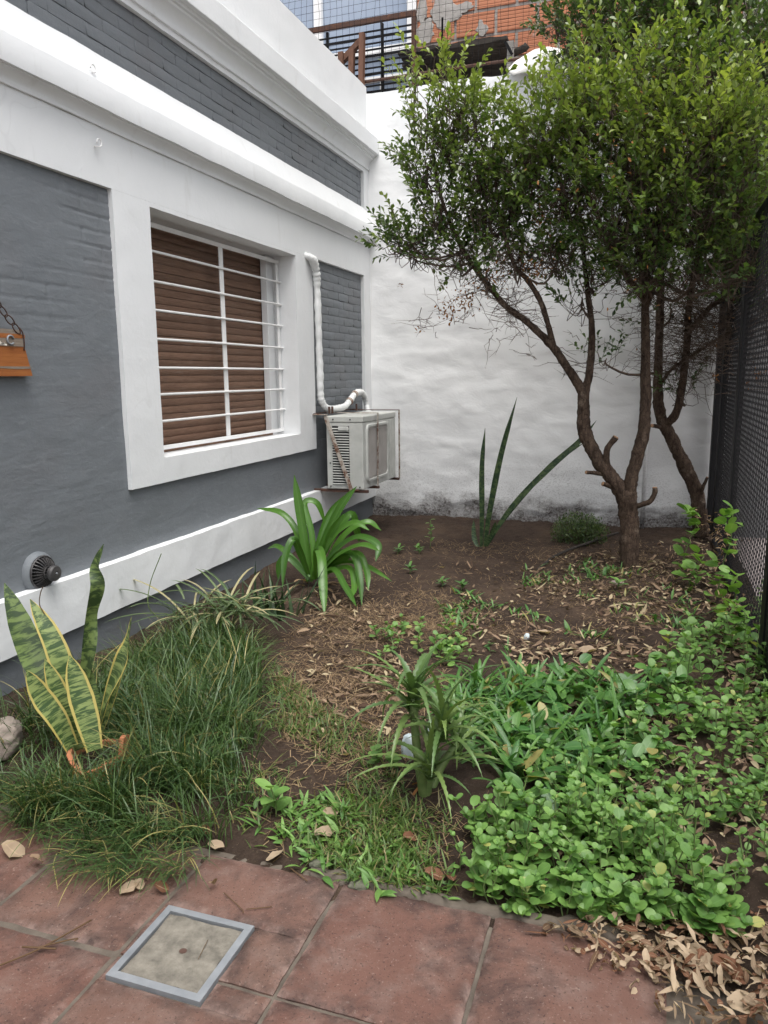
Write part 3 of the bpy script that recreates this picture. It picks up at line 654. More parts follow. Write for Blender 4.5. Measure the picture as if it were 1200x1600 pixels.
for i in range(22):
    z = AZ0+.037+i*.0202
    if z > AZ1-.095: break
    mb = MB(); v = [[sx0-.004, AY0-.001, z+.0085], [sx1+.004, AY0-.001, z+.0085], [sx1+.004, AY0-.008, z+.003], [sx0-.004, AY0-.008, z+.003], [sx0-.004, AY0-.001, z], [sx1+.004, AY0-.001, z]]
    mb.add(v, [[3, 2, 1, 0], [4, 5, 2, 3]], [[0, 4, 3], [1, 2, 5]]); mb.build('louver_slat', M['ac'], ac, origin=AO)
mb = MB(); mb.box(sx0+.05, sx1+.002, AY0-.016, AY0-.001, AZ1-.108, AZ1-.078); bevel(mb.build('side_handle', M['ac'], ac, origin=AO), .004)
# fan guard on the front: a raised rounded panel of rings
mb = MB(); gy0, gy1, gz0, gz1 = AY0+.06, AY0+.57, AZ0+.045, AZ1-.065
def rrect(x, y0, y1, z0, z1, r, n=8):
    out = []
    for cy_, cz_, a0 in ((y1-r, z1-r, 0), (y0+r, z1-r, 90), (y0+r, z0+r, 180), (y1-r, z0+r, 270)):
        for q in range(n): t_ = R(a0+90*q/(n-1)); out.append([x, cy_+r*math.cos(t_), cz_+r*math.sin(t_)])
    return np.array(out)
rings = [rrect(AX1+.0005, gy0, gy1, gz0, gz1, .05), rrect(AX1+.014, gy0+.006, gy1-.006, gz0+.006, gz1-.006, .05), rrect(AX1+.015, gy0+.022, gy1-.022, gz0+.022, gz1-.022, .045), rrect(AX1+.008, gy0+.026, gy1-.026, gz0+.026, gz1-.026, .045)]
k_ = len(rings[0]); V = np.vstack(rings); F = [[i*k_+j, i*k_+(j+1) % k_, (i+1)*k_+(j+1) % k_, (i+1)*k_+j] for i in range(3) for j in range(k_)]
mb.add(V, F); bz = mb.build('guard_frame', M['ac'], ac, smooth=True, sharp=40, origin=AO)
mb = MB(); p_ = rrect(AX1+.006, gy0+.024, gy1-.024, gz0+.024, gz1-.024, .045); mb.add(np.vstack([p_, p_.mean(0)[None]]), None, [[i, (i+1) % k_, k_] for i in range(k_)])
for i in range(46):
    y = gy0+.03+i*.01
    if y < gy1-.03: mb.box(AX1+.006, AX1+.0105, y, y+.003, gz0+.04, gz1-.04)
mb.build('fan_guard', M['ac_guard'], ac, origin=AO)
for (y, z) in ((AY0+.62, 0), (AY0+.70, 0), (AY0+.745, 0)):
    mb = MB(); mb.box(AX1-.001, AX1+.0045, y, y+.014, AZ0+.03, AZ1-.06); bevel(mb.build('front_rib', M['ac'], ac, origin=AO), .002)
for (x, y, z) in ((AX0+.06, AY0-.004, AZ1-.025), (AX1-.10, AY0-.004, AZ1-.025), (AX0+.03, AY0, AZ0+.2), (AX0+.03, AY0, AZ0+.02), (AX1-.03, AY0, AZ0+.02), (AX0+.035, AY0, AZ1-.10)):
    mb = MB(); mb.tube(np.array([[x, y+.004, z], [x, y-.003, z]]), .0055, 7); mb.build('screw', M['ac_dark'], ac, origin=AO)
# rusty bracket cage
br = empty('wall_bracket', (XG, (AY0+AY1)/2, AZ0-.03), 'rusty flaking iron cage bracket holding the air conditioner', 'bracket')
BO = (XG, (AY0+AY1)/2, AZ0-.03)
def strap(name, a, b, w_=.03, h_=.005, up=(0, 0, 1), m='rust'):
    mb = MB(); mb.bar(a, b, w_, h_, up); o = mb.build(name, M[m], br, origin=BO); return o
zt = AZ1+.012; zb = AZ0-.02; ya, yc, yb2 = AY0-.022, AY0+.28, AY1+.03; xf = AX1+.024
for y in (ya, yb2): strap('top_arm', (XG, y, zt), (xf if y == yb2 else AX0+.02, y, zt), .032, .006, m='rust2' if y == yb2 else 'rust')
strap('diagonal_strap', (AX0+.005, ya, zt-.01), (AX1-.085, ya, zb), .030, .005, (0, 1, 0))
strap('front_strap', (xf, yc, zt), (xf-.006, yc, zb), .026, .005, (1, 0, 0))
strap('end_strap', (xf, yb2, zt), (xf, yb2, zb), .032, .005, (1, 0, 0), 'rust')
strap('top_tie', (XG, yc, zt), (xf, yc, zt), .026, .005)
strap('top_tie', (XG+.03, ya, zt+.006), (XG+.03, yb2, zt+.006), .03, .005, m='rust2')
for y in (ya+.05, yc, yb2-.02): strap('bottom_arm', (XG, y, zb+.004), (xf+.004, y, zb+.004), .028, .020, m='rust2')
strap('bottom_rail', (AX1-.05, ya, zb+.017), (AX1-.05, yb2, zb+.017), .035, .004, m='rust2')
for y in (ya+.12, ya+.18, yb2-.14): strap('pipe_clip', (AX0-.01, y, zt), (AX0-.01, y, zt+.055), .016, .012, m='rust2')
# wrapped pipe from the wall to the unit
pts = np.array([[-2.47, 5.375, 2.185], [-2.405, 5.385, 2.165], [-2.392, 5.43, 2.135], [-2.395, 5.475, 2.06], [-2.40, 5.495, 1.95], [-2.402, 5.505, 1.7], [-2.402, 5.512, 1.4], [-2.402, 5.515, 1.18], [-2.395, 5.535, 1.10], [-2.38, 5.60, 1.055],
                [-2.37, 5.75, 1.050], [-2.37, 5.92, 1.058], [-2.37, 6.05, 1.10], [-2.38, 6.2, 1.155], [-2.385, 6.36, 1.165], [-2.385, 6.45, 1.12], [-2.37, 6.47, 1.03], [-2.34, 6.40, .92], [-2.33, 6.26, .88]])
q = cr(pts, 10); s_ = np.arange(len(q)); rad = .026+.0022*np.sin(s_*1.7)+.0016*np.sin(s_*.43); rad[:28] += .006*np.exp(-((s_[:28]-20)/9.)**2)
mb = MB(); V, F4, F3 = tube(q, rad, 14); mb.add(V+wob(V, .004, 22.), F4, F3); pipe = mb.build('insulated_pipe', M['wrap'], smooth=True)
tag(pipe, 'white taped insulated pipe running down the wall to the air conditioner', 'pipe')
for i in (29, 118, 128):
    mb = MB(); mb.tube(q[i:i+3], rad[i:i+3]*1.12+.001, 14); mb.build('pipe_band', M['rust'] if i > 60 else M['wrap'], pipe, smooth=True, sharp=40)

# round flue terminal
vp = atx(57, 893, XG); vent = empty('flue_vent', (XG, vp[1], vp[2]), 'round dark flue vent with radial fins low on the grey wall', 'vent'); vent.scale = (.92, .90, .90) 
def lathe(profile, k=32):
    a = np.arange(k)*2*math.pi/k; V = np.array([[x, r_*math.cos(t_), r_*math.sin(t_)] for x, r_ in profile for t_ in a]); n = len(profile)
    F = [[i*k+j, i*k+(j+1) % k, (i+1)*k+(j+1) % k, (i+1)*k+j] for i in range(n-1) for j in range(k)]; return V, F
mb = MB(); V, F = lathe([(-.01, .097), (.012, .096), (.024, .092), (.034, .082), (.034, .072), (.02, .070)]); mb.add(V, F); mb.build('collar', M['grey'], vent, smooth=True, sharp=40)
mb = MB(); V, F = lathe([(.014, .074), (.014, .001)]); mb.add(V, F); mb.build('throat', M['ac_dark'], vent)
for i in range(26):
    a_ = i*2*math.pi/26; mb = MB(); c_, s_ = math.cos(a_), math.sin(a_)
    pts = np.array([[.036, .078*c_, .078*s_], [.055, .066*c_, .066*s_], [.066, .050*c_, .050*s_], [.070, .036*c_, .036*s_]])
    side = np.array([0, -s_, c_])*.0022; V = np.vstack([pts+side, pts-side, pts+side-np.array([.020, 0, 0]), pts-side-np.array([.020, 0, 0])])
    mb.add(V, [[i_, i_+1, 5+i_, 4+i_] for i_ in range(3)]+[[i_, 8+i_, 9+i_, i_+1] for i_ in range(3)]+[[4+i_, 5+i_, 13+i_, 12+i_] for i_ in range(3)]); mb.build('fin', M['vent'], vent)
mb = MB(); V, F = lathe([(.030, .080), (.040, .081), (.044, .077), (.040, .074)]); mb.add(V, F); mb.build('outer_ring', M['vent'], vent, smooth=True, sharp=40)
mb = MB(); V, F = lathe([(.020, .030), (.076, .030), (.076, .037), (.082, .037)], 24); mb.add(V, F); mb.build('core', M['vent'], vent, smooth=True, sharp=40)
for i in range(14):
    a_ = i*2*math.pi/14; mb = MB(); mb.bar((.080, .033*math.cos(a_), .033*math.sin(a_)), (.094, .033*math.cos(a_), .033*math.sin(a_)), .004, .004); mb.build('cap_fin', M['vent'], vent)
mb = MB(); V, F = lathe([(.092, .001), (.092, .037), (.095, .0385), (.110, .0375), (.115, .033), (.117, .012), (.115, .0105), (.115, .0005)], 28); mb.add(V, F); mb.build('cap', M['vent'], vent, smooth=True, sharp=40)
mb = MB(); V, F = lathe([(.115, .005), (.120, .0045), (.121, .0005)], 8); mb.add(V, F); mb.build('screw', M['galv'], vent, smooth=True)

# hanging wooden sign, only its end is in view
sy1, sz0, sz1 = 2.585, 1.315, 1.500; sgn = empty('hanging_sign', (XW, 2.2, sz0), 'weathered orange wooden board sign hanging from a rusty chain', 'sign')
SO = (XW, 2.2, sz0); xs0, xs1 = XG+.012, XG+.036
def board(name, y0, y1, z0, z1, m, seed, dx=0, skew=0.):
    yy = np.linspace(y0, y1, 26); P = np.stack([yy, 0*yy+seed, 0*yy], 1); zt_ = z1+.003*fbm(P*14, 3); zb_ = z0+.003*fbm(P*14+7, 3)
    V = []
    for y, a_, b_ in zip(yy, zb_, zt_):
        e_ = (y-y0)/(y1-y0); ys_ = y+skew*e_*np.array([0, 1]); V += [[xs1+dx, ys_[0], a_], [xs1+dx, ys_[1], b_], [xs0, ys_[1], b_], [xs0, ys_[0], a_]]
    mb = MB(); n = len(yy); F = [[i*4+j, i*4+(j+1) % 4, (i+1)*4+(j+1) % 4, (i+1)*4+j] for i in range(n-1) for j in range(4)]+[[0, 3, 2, 1], [n*4-4, n*4-3, n*4-2, n*4-1]]
    mb.add(V, [f_[::-1] for f_ in F]); return mb.build(name, M[m], sgn, origin=SO)
board('plank', 1.80, sy1, sz0, sz0+.118, 'sign', 1., 0, -.030)
board('weathered_strip', 1.80, sy1-.035, sz0+.1185, sz1, 'sign_grey', 5., .003, -.012)
board('splinter', 2.25, sy1-.002, sz0+.030, sz0+.040, 'sign_grey', 9., .0012, -.004)
board('splinter', 2.42, sy1-.028, sz0+.150, sz0+.165, 'sign', 12., .004, 0)
def stroke(pts_yz, r_=.004):
    q_ = cr(np.array([[xs1+.0032, y, z] for y, z in pts_yz]), 6); V, F, _ = ribbon(q_, r_, lambda s: 0*s+1, (1, 0, 0), 0., 2); mb = MB(); mb.add(V, F); mb.build('painted_mark', M['cream'], sgn, origin=SO)
stroke([(2.30, sz0+.128), (2.38, sz0+.124), (2.452, sz0+.127)], .005); stroke([(2.40, sz0+.136), (2.415, sz0+.150), (2.43, sz0+.130), (2.46, sz0+.122)], .006); stroke([(2.33, sz0+.142), (2.395, sz0+.139)], .004)
stroke([(2.35, sz0+.012), (2.362, sz0+.030), (2.345, sz0+.044)], .02)
mb = MB(); a_ = np.linspace(.3, 5.6, 14); mb.tube(np.stack([0*a_+xs1+.007, 2.478+.017*np.cos(a_), sz0+.142+.017*np.sin(a_)], 1), .004, 6); mb.build('ring', M['galv'], sgn, smooth=True, origin=SO)
c0 = np.array([xs1+.005, sy1-.055, sz1-.012]); c1 = np.array([xs1+.005, 2.20, sz1+.33]); nl = 11; dv = (c1-c0)/nl; ln = np.linalg.norm(dv); dn = dv/ln; pn = np.cross(dn, (1, 0, 0))
for sgn_ in (1, -1):
    for i in range(nl):
        ctr = c0+dv*(i+.5); ax2 = pn if i % 2 == 0 else np.array([.8, 0, 0])+.5*pn; a_ = np.linspace(0, 2*math.pi, 15)
        pts = ctr+np.outer(np.cos(a_), dn)*ln*.60+np.outer(np.sin(a_), ax2)*.0125
        if sgn_ < 0: pts[:, 1] = 4.4-pts[:, 1]
        mb = MB(); mb.tube(pts, .0026, 6, False); mb.build('chain_link', M['chain'], sgn, smooth=True, origin=SO)
    pts = np.array([c0+[0, 0, .02], c0+[.004, .012, .0], c0+[.002, .018, -.04], c0+[-.004, .020, -.07]]); 
    if sgn_ < 0: pts[:, 1] = 4.4-pts[:, 1]
    mb = MB(); mb.tube(cr(pts, 5), .0028, 6); mb.build('hook', M['chain'], sgn, smooth=True, origin=SO)

# ------------------------------------------------------------------ black mesh gate
GX = .52; gate = empty('mesh_gate', (GX, 4.2, 0), 'black expanded metal mesh gate and posts along the bed', 'gate'); GO = (GX, 4.2, 0); GH = 2.15
def gbar(name, y0, y1, z0, z1, x0=GX-.02, x1=GX+.02):
    mb = MB(); mb.box(x0, x1, y0, y1, z0, z1); bevel(mb.build(name, M['black'], gate, origin=GO), .003)
gbar('post', 6.56, 6.70, -.05, GH+.1, GX-.035, GX+.045)
gbar('gate_stile', 6.18, 6.30, .06, GH)
gbar('gate_stile', 5.16, 5.30, .06, GH, GX-.012, GX+.022)
gbar('gate_stile', 3.44, 3.54, .06, GH)
gbar('post', 3.25, 3.42, -.05, GH+.1, GX-.015, GX+.05)
gbar('gate_stile', 1.3, 1.4, .06, GH)
for y0, y1 in ((1.401, 3.249), (3.541, 5.159), (5.301, 6.179)): gbar('bottom_rail', y0, y1, .03, .07); gbar('top_rail', y0, y1, GH-.04, GH)
def mesh_panel(y0, y1):
    lw, sh_ = .062, .0285; ny = int((y1-y0)/lw); nz = int((GH-.12)/sh_); Vs = []
    for_z = .075
    i, j = np.meshgrid(np.arange(ny), np.arange(nz), indexing='ij'); i = i.ravel(); j = j.ravel(); off = (j % 2)*.5
    y_a = y0+(i+off)*lw; z_ = for_z+j*sh_
    mb = MB(); hwd, tilt = .0020, .0021
    for s_ in (0, 1):            # two strands of each diamond, leaning like expanded metal
        ya_ = y_a+(lw/2 if s_ else 0); za = z_+(0 if not s_ else sh_); zb_ = z_+(sh_ if not s_ else 0)
        yb_ = ya_+lw/2; keep = yb_ < y1; n = keep.sum()
        c = lambda y, z, dx, dz: np.stack([np.full(n, GX+dx), y[keep], z[keep]+dz], 1)
        V = np.stack([c(ya_, za, -tilt, -hwd), c(yb_, zb_, -tilt, -hwd), c(yb_, zb_, tilt, hwd), c(ya_, za, tilt, hwd)], 1)
        mb.add(V.reshape(-1, 3), np.arange(n*4).reshape(-1, 4))
    o = mb.build('mesh_panel', M['black'], gate, origin=GO); o['kind'] = 'stuff'
for y0, y1 in ((1.41, 3.24), (3.55, 5.15), (5.31, 6.17)): mesh_panel(y0, y1)

# ------------------------------------------------------------------ neighbour's terrace above the wall
nb = empty('neighbour_building', (-1.5, 7.65, 3.5), 'unrendered orange hollow brick building with a white framed window above the wall', 'building'); NO = (-1.5, 7.65, 3.5); YN = 7.62
mb = MB(); mb.box(-2.24, 1.4, YN+.012, YN+.25, 3.5, 6.4); mb.box(-4.8, -2.24, YN+.10, YN+.25, 3.5, 6.4); mb.box(-4.8, 1.4, YN-.6, YN+.2, 3.4, 3.5); mb.build('wall', M['cement'], nb, origin=NO)
bw, bh = .355, .192; r_ = 0; z = 3.52
while z < 5.7:
    x = -2.235-(bw/2+.01 if r_ % 2 else 0)
    while x < .6:
        a_, b_ = max(x, -2.235), x+bw
        if b_-a_ > .08:
            mb = MB(); wv = .004; mb.box(a_+random.uniform(0, wv), b_-random.uniform(0, wv), YN+random.uniform(-.004, .004), YN+.05, z+random.uniform(0, wv), z+bh-random.uniform(0, wv)); mb.build('brick', M['clay'], nb, origin=NO)
        x += bw+.024
    z += bh+.026; r_ += 1
def blob(cx_, cz_, rx, rz, seed):
    a_ = np.linspace(0, 2*math.pi, 28)[:-1]; rr = 1+.75*fbm(np.stack([np.cos(a_)*1.5+seed, np.sin(a_)*1.5, 0*a_], 1), 3); o_ = np.stack([cx_+rx*rr*np.cos(a_), 0*a_+YN-.002, cz_+rz*rr*np.sin(a_)], 1); i_ = o_.copy(); i_[:, 0] = cx_+(i_[:, 0]-cx_)*.95; i_[:, 2] = cz_+(i_[:, 2]-cz_)*.95; i_[:, 1] = YN-.009
    mb = MB(); n = len(a_); mb.add(np.vstack([o_, i_, [[cx_, YN-.0092, cz_]]]), [[j, (j+1) % n, n+(j+1) % n, n+j] for j in range(n)], [[n+j, n+(j+1) % n, 2*n] for j in range(n)]); mb.build('mortar_smear', M['cement'], nb, smooth=False, origin=NO)
for u_, v_, rx, rz in ((693, 22, .16, .16), (668, 50, .10, .10), (660, 20, .05, .12), (752, 45, .05, .06), (725, 12, .10, .05)):
    p = at(u_, v_, YN); blob(p[0], p[2], rx, rz, u_*.1)
wn = bpy.data.objects.new('terrace_window', None); col.objects.link(wn); wn.parent = nb
def wbox(name, x0, x1, z0, z1, y0, y1, m): mb = MB(); mb.box(x0, x1, y0, y1, z0, z1); return mb.build(name, M[m], wn, origin=NO)
wbox('pane', -4.7, -2.34, 3.52, 6.2, YN+.06, YN+.075, 'glass')
wbox('frame', -2.335, -2.245, 3.52, 6.2, YN-.01, YN+.09, 'bar_white'); wbox('frame', -3.30, -3.22, 3.52, 6.2, YN+.01, YN+.058, 'bar_white')
wbox('frame', -3.219, -2.336, 4.36, 4.43, YN+.01, YN+.058, 'bar_white'); wbox('frame', -4.7, -3.301, 4.36, 4.43, YN+.01, YN+.058, 'bar_white'); wbox('sill', -3.219, -2.336, 4.13, 4.17, YN+.01, YN+.058, 'bar_white')
for xq in (-2.62, -2.92): wbox('frame', xq, xq+.018, 3.53, 4.12, YN+.02, YN+.055, 'bar_white')
# wire net with pipe rail on the wall top
net = empty('wire_net', (-1.2, 6.93, 3.7), 'black square wire net strung above the whitewashed wall', 'netting'); NN = (-1.2, 6.93, 3.7)
mb = MB(); P_ = []
for x in np.arange(-3.6, 1.2, .0585): xx = x+random.uniform(-.006, .006); P_.append(np.array([[xx+random.uniform(-.012, .012)+.008*math.sin(z_*5+x), 6.93+.006*math.sin(z_*4+x*3), z_] for z_ in np.linspace(3.72, 5.25, 9)]))
V, F = tubes_np(np.array(P_), np.full((len(P_), 9), .0016)); mb.add(V, F); P_ = []
for z_ in np.arange(3.86, 5.25, .0585): P_.append(np.array([[x, 6.933+.006*math.sin(x*4), z_+.008*math.sin(x*2.3+z_*3)+random.uniform(-.002, .002)] for x in np.linspace(-3.6, 1.2, 30)]))
V, F = tubes_np(np.array(P_), np.full((len(P_), 30), .0016)); mb.add(V, F); mb.build('wires', M['black'], net, origin=NN)
pl, pr = at(540, 133, 6.95), at(900, 80, 6.95)
mb = MB(); mb.tube(cr(np.array([pl, (pl+pr)/2+[0, 0, .008], pr, [1.0, 6.95, pr[2]]]), 5), .013, 8); mb.build('pipe_rail', M['rust2'], net, smooth=True, origin=NN)
for u_ in (596, 690): 
    p = at(u_, 100, 6.95); mb = MB(); mb.tube(np.array([[p[0], 6.955, 3.70], [p[0]+.005, 6.955, 4.3], [p[0], 6.955, 4.36 if u_ < 650 else 3.92]]), .009, 7); mb.build('net_post', M['black'], net, smooth=True, origin=NN)
# rusty rail frame and black grille of the terrace
rl = empty('terrace_railing', (-2.5, 7.0, 3.7), 'rusty iron railing frame with black horizontal bars left of the dark bench', 'railing'); RO = (-2.5, 7.0, 3.7)
def rbar(name, a_, b_, w_, m, h_=None): mb = MB(); mb.bar(a_, b_, w_, h_); mb.build(name, M[m], rl, origin=RO)
YR = 6.985; a0 = at(470, 52, YR); a1 = at(650, 20, YR); xr = a1[0]; zr = a1[2]
rbar('top_rail', (-3.8, YR, zr-.01), (xr, YR, zr), .032, 'rust2', .04); rbar('post', (xr-.02, YR, 3.72), (xr-.02, YR, zr-.021), .035, 'rust2')
for i, z_ in enumerate(np.linspace(3.80, zr-.09, 11)): rbar('rail_bar', (-3.8, YR+.01, z_), (xr-.039, YR+.01, z_+.006), .012, 'black', .012 if i % 3 else .02)
for u_ in (510, 596): p = at(u_, 60, YR); rbar('baluster', (p[0], YR+.025, 3.72), (p[0], YR+.025, zr-.03), .022, 'black')
# brown timber trestle
tr = empty('timber_trestle', (-2.6, 6.9, 3.72), 'brown timber trestle end leaning behind the parapet corner', 'trestle'); TO = (-2.6, 6.9, 3.72)
for nm, p0_, p1_ in (('upright', (564, 128), (566, 52)), ('brace', (532, 94), (562, 62)), ('upright', (548, 128), (550, 78)), ('upright', (533, 120), (533, 82))):
    A, B = at(*p0_, 6.90), at(*p1_, 6.90); 
    if nm == 'brace': A[1] += .03; B[1] += .03
    mb = MB(); mb.bar(A-(np.array([0, 0, .12]) if nm != 'brace' else 0), B, .045, .05, (0, 1, 0)); mb.build(nm, M['brownwood'], tr, origin=TO)
# dark bench roof of old boards
bn = empty('board_bench', (-1.7, 7.2, 3.72), 'dark weathered board bench with open underside on the terrace edge', 'bench'); BN = (-1.7, 7.2, 3.72)
A, B = at(622, 80, 7.0), at(790, 56, 7.0); zt = (A[2]+B[2])/2
for i in range(4):
    y0 = 6.99+i*.125; yy = np.linspace(A[0]-.02+random.uniform(-.03, .03), B[0]+random.uniform(-.01, .03), 22); mb = MB(); V = []
    for x in yy:
        t_ = .032+.012*vnoise(np.array([[x*9, i*3., 0]]))[0]; V += [[x, y0, zt-t_], [x, y0+.118, zt-t_], [x, y0+.118, zt+.004*math.sin(x*20+i)], [x, y0, zt+.012*vnoise(np.array([[x*12, i*5., 4]]))[0]]]
    n = len(yy); mb.add(V, [[q_*4+j, q_*4+(j+1) % 4, (q_+1)*4+(j+1) % 4, (q_+1)*4+j] for q_ in range(n-1) for j in range(4)]+[[3, 2, 1, 0], [n*4-4, n*4-3, n*4-2, n*4-1]]); mb.build('board', M['darkwood'], bn, origin=BN)
for x, m in ((at(648, 100, 7.0)[0], 'brownwood'), (at(797, 90, 7.0)[0], 'cement')):
    mb = MB(); mb.box(x-.028, x+.028, 7.0, 7.06, 3.6, zt-.045); mb.build('leg', M[m], bn, origin=BN)
mb = MB(); mb.box(A[0]+.02, B[0]-.02, 7.44, 7.46, 3.52, zt-.045); mb.build('underside_shade_board', M['darkwood'], bn, origin=BN)  # dark sheet standing in for the open shadow beneath the bench
mb = MB(); mb.bar((B[0]+.0, 7.0, zt-.05), (B[0]+.06, 6.98, zt-.16), .02); mb.build('bracket', M['black'], bn, origin=BN)
mb = MB(); p = at(820, 75, 7.05); mb.tube(np.array([p+[-.1, 0, -.03], p+[.0, 0, 0], p+[.02, 0, .02]]), .03, 9); o = mb.build('dark_log', M['darkwood'], smooth=True); tag(o, 'short dark log end beside the white sack', 'log')
# white sack hanging over the wall top
sk = [at(u_, v_, 6.74) for u_, v_ in ((797, 112), (820, 96), (845, 86), (880, 92), (900, 100))]
n1, n2 = 30, 22; V = []
for i in range(n1):
    s_ = i/(n1-1); x = sk[0][0]+(sk[4][0]-sk[0][0])*s_
    for j in range(n2):
        q_ = j/(n2-1); dep = .22*q_; hang = math.sin(math.pi*min(1, s_*1.05))**.6
        y = 6.90-.22*math.sin(q_*1.7); z_ = 3.76+.15*hang*math.cos(q_*2.1)-.02*(1-hang) + .018*math.sin(s_*17+q_*4)*q_ - .05*q_*math.sin(s_*3)
        V.append([x, y, z_])
V = np.array(V); V = V+wob(V, .03, 6.); mb = MB(); mb.add(V, grid_faces(n1, n2, 0, False)); o = mb.build('sack', M['cloth'], smooth=True); so_ = o.modifiers.new('thick', 'SOLIDIFY'); so_.thickness = .006
tag(o, 'crumpled white sack draped over the wall top beside the tree', 'sack')

# ================================================================== trees
def limb(mb, pts, r0, r1, k=14, n=12, rough=.10):
    q = cr(np.asarray(pts, float), n); m = len(q); s = np.linspace(0, 1, m); rad = r0+(r1-r0)*s
    if r1 < 0: rad = np.interp(s, [0, .12, .8, .9, 1.], [r0*1.25, r0, -r1, -r1*.9, -r1*.35])
    V, F4, F3 = tube(q, rad, k); body = V[:m*k].reshape(m, k, 3); c = q[:, None]
    nz = fbm(body.reshape(-1, 3)*np.array([26, 26, 11]), 3).reshape(m, k, 1)+.6*fbm(body.reshape(-1, 3)*60, 2).reshape(m, k, 1)
    body = c+(body-c)*(1+rough*2.6*nz); V[:m*k] = body.reshape(-1, 3); mb.add(V, F4, F3); return q, rad
def px(l): return [at(u, v, y) for u, v, y in l]
CLOUD = {}
def grow_tree(name, label, base, limbs, stubs, clumps, leafm, seed, dead=(), dry=()):
    r_ = np.random.default_rng(seed); t = empty(name, base, label, 'tree'); O = np.array(base); mb = MB(); sk = []
    for pts, r0, r1 in limbs:
        q, rad = limb(mb, pts, r0, r1); sk.append(np.hstack([q, rad[:, None]]))
    sk = np.vstack(sk)
    for pts, r0, r1 in stubs:
        q, _ = limb(mb, pts, r0, r1, 8, 5)
    mb.build('trunk', M['bark'], t, smooth=True, origin=O)
    for pts, r0, r1 in stubs:
        q = np.asarray(pts); d = q[-1]-q[-2]; d = d/np.linalg.norm(d); m2 = MB(); m2.tube(np.array([q[-1]-d*.003, q[-1]+d*.004]), r1*.93, 9); m2.build('cut_face', M['cutwood'], t, smooth=False, origin=O)
    # clumps of upright leafy twigs
    TB, TD, TL, TY, TW, BR, BRr = [], [], [], [], [], [], []
    for (u, v, y, ru, rv, n, young) in clumps:
        n = int(n*(.48 if leafm == 'leaf_tree' else .55))
        c = at(u, v, y); sc = np.linalg.norm(c-np.array([0, 0, CAM_H]))/FPX; rx, rz = ru*sc, rv*sc; ry = (rx+rz)*.5
        d = np.linalg.norm(sk[:, :3]-c, axis=1)+1.2*np.clip(sk[:, 2]-c[2]+.1, 0, 9); a = sk[d.argmin()]; s0 = a[:3]
        c0 = c-np.array([0, 0, rz*.55]); mid = (s0+c0)/2+np.array([0, 0, -.05])+r_.normal(0, .03, 3)
        bp = cr(np.array([s0, mid, c0, c]), 3); rb = np.linspace(min(a[3]*.6, .014), .004, len(bp)); BRm = (bp, rb); BR.append(BRm)
        g_ = r_.normal(0, 1, (n, 3)); g_ /= np.linalg.norm(g_, axis=1)[:, None]; rr = r_.random(n)**.42
        p = c+g_*rr[:, None]*np.array([rx, ry, rz]); dr = g_*np.array([.75, .75, .35])+np.array([0, 0, .62])+r_.normal(0, .30, (n, 3)); dr /= np.linalg.norm(dr, axis=1)[:, None]
        TB.append(p); TD.append(dr); TL.append(r_.uniform(.09, .25, n)); hgt = np.clip((p[:, 2]-c[2])/rz*.5+.5, 0, 1); TY.append(np.clip(young*.85*(.2+.8*hgt)+r_.normal(0, .1, n), 0, 1))
        wbase = bp[r_.integers(len(bp)//2, len(bp), n)]; TW.append(wbase)
    m2 = MB()
    for bp, rb in BR: m2.tube(bp, rb, 6)
    TB, TD, TL, TY, TW = map(np.concatenate, (TB, TD, TL, TY, TW))
    n = len(TB); s = np.linspace(0, 1, 5)[None, :, None]; bend = r_.normal(0, .018, (n, 1, 3))
    tips = TB+TD*TL[:, None]+np.stack([0*TL, 0*TL, TL*.12], 1)
    stem = TW[:, None]*(1-s)+TB[:, None]*s + np.array([0, 0, -.05])*np.sin(math.pi*s)+bend*2*np.sin(math.pi*s)
    V, F = tubes_np(stem, np.linspace(.0034, .0019, 5)[None].repeat(n, 0)); m2.add(V, F)
    tw = TB[:, None]*(1-s)+tips[:, None]*s+bend*np.sin(math.pi*s*.5); V, F = tubes_np(tw, np.linspace(.0019, .0009, 5)[None].repeat(n, 0)); m2.add(V, F)
    for (u0, u1, v0, v1, y0, y1, cnt, ln) in dead:
        rel = sk[:, :3]-np.array([0, 0, CAM_H]); zz = rel@FW; pu = 600+FPX*(rel@RT)/zz; pv = 800-FPX*(rel@UP)/zz; near = sk[(pu > u0-15) & (pu < u1+15) & (pv > v0-25) & (pv < v1+25), :3]
        A = np.array([at(r_.uniform(u0, u1), r_.uniform(v0, v1), r_.uniform(y0, y1)) for _ in range(cnt)])
        if len(near) > 1: at_ = r_.random(cnt) < .75; A[at_] = near[r_.integers(0, len(near), at_.sum())]
        dd = r_.normal(0, 1, (cnt, 3)); dd[:, 2] *= .55; dd /= np.linalg.norm(dd, axis=1)[:, None]
        st = A[:, None]+dd[:, None]*(ln*r_.uniform(.4, 1.2, (cnt, 1, 1)))*s+np.cumsum(r_.normal(0, ln*.05, (cnt, 5, 3)), 1); V, F = tubes_np(st, np.linspace(.0026, .0009, 5)[None].repeat(cnt, 0)); m2.add(V, F)
        j = r_.integers(0, cnt, cnt*2); kx = r_.integers(1, 4, cnt*2); B = st[j, kx]; d2 = r_.normal(0, 1, (cnt*2, 3)); d2[:, 2] *= .6; d2 /= np.linalg.norm(d2, axis=1)[:, None]
        st2 = B[:, None]+d2[:, None]*(ln*.4*r_.uniform(.4, 1.2, (cnt*2, 1, 1)))*s; V, F = tubes_np(st2, np.linspace(.0016, .0006, 5)[None].repeat(cnt*2, 0)); m2.add(V, F)
    m2.build('twigs', M['twig'], t, smooth=True, origin=O)
    # leaves in pairs along each twig
    per = np.clip((TL/.0145).astype(int), 6, 18); idx = np.repeat(np.arange(n), per); kk = np.concatenate([np.arange(a) for a in per]); fr = (kk+.7)/per[idx]
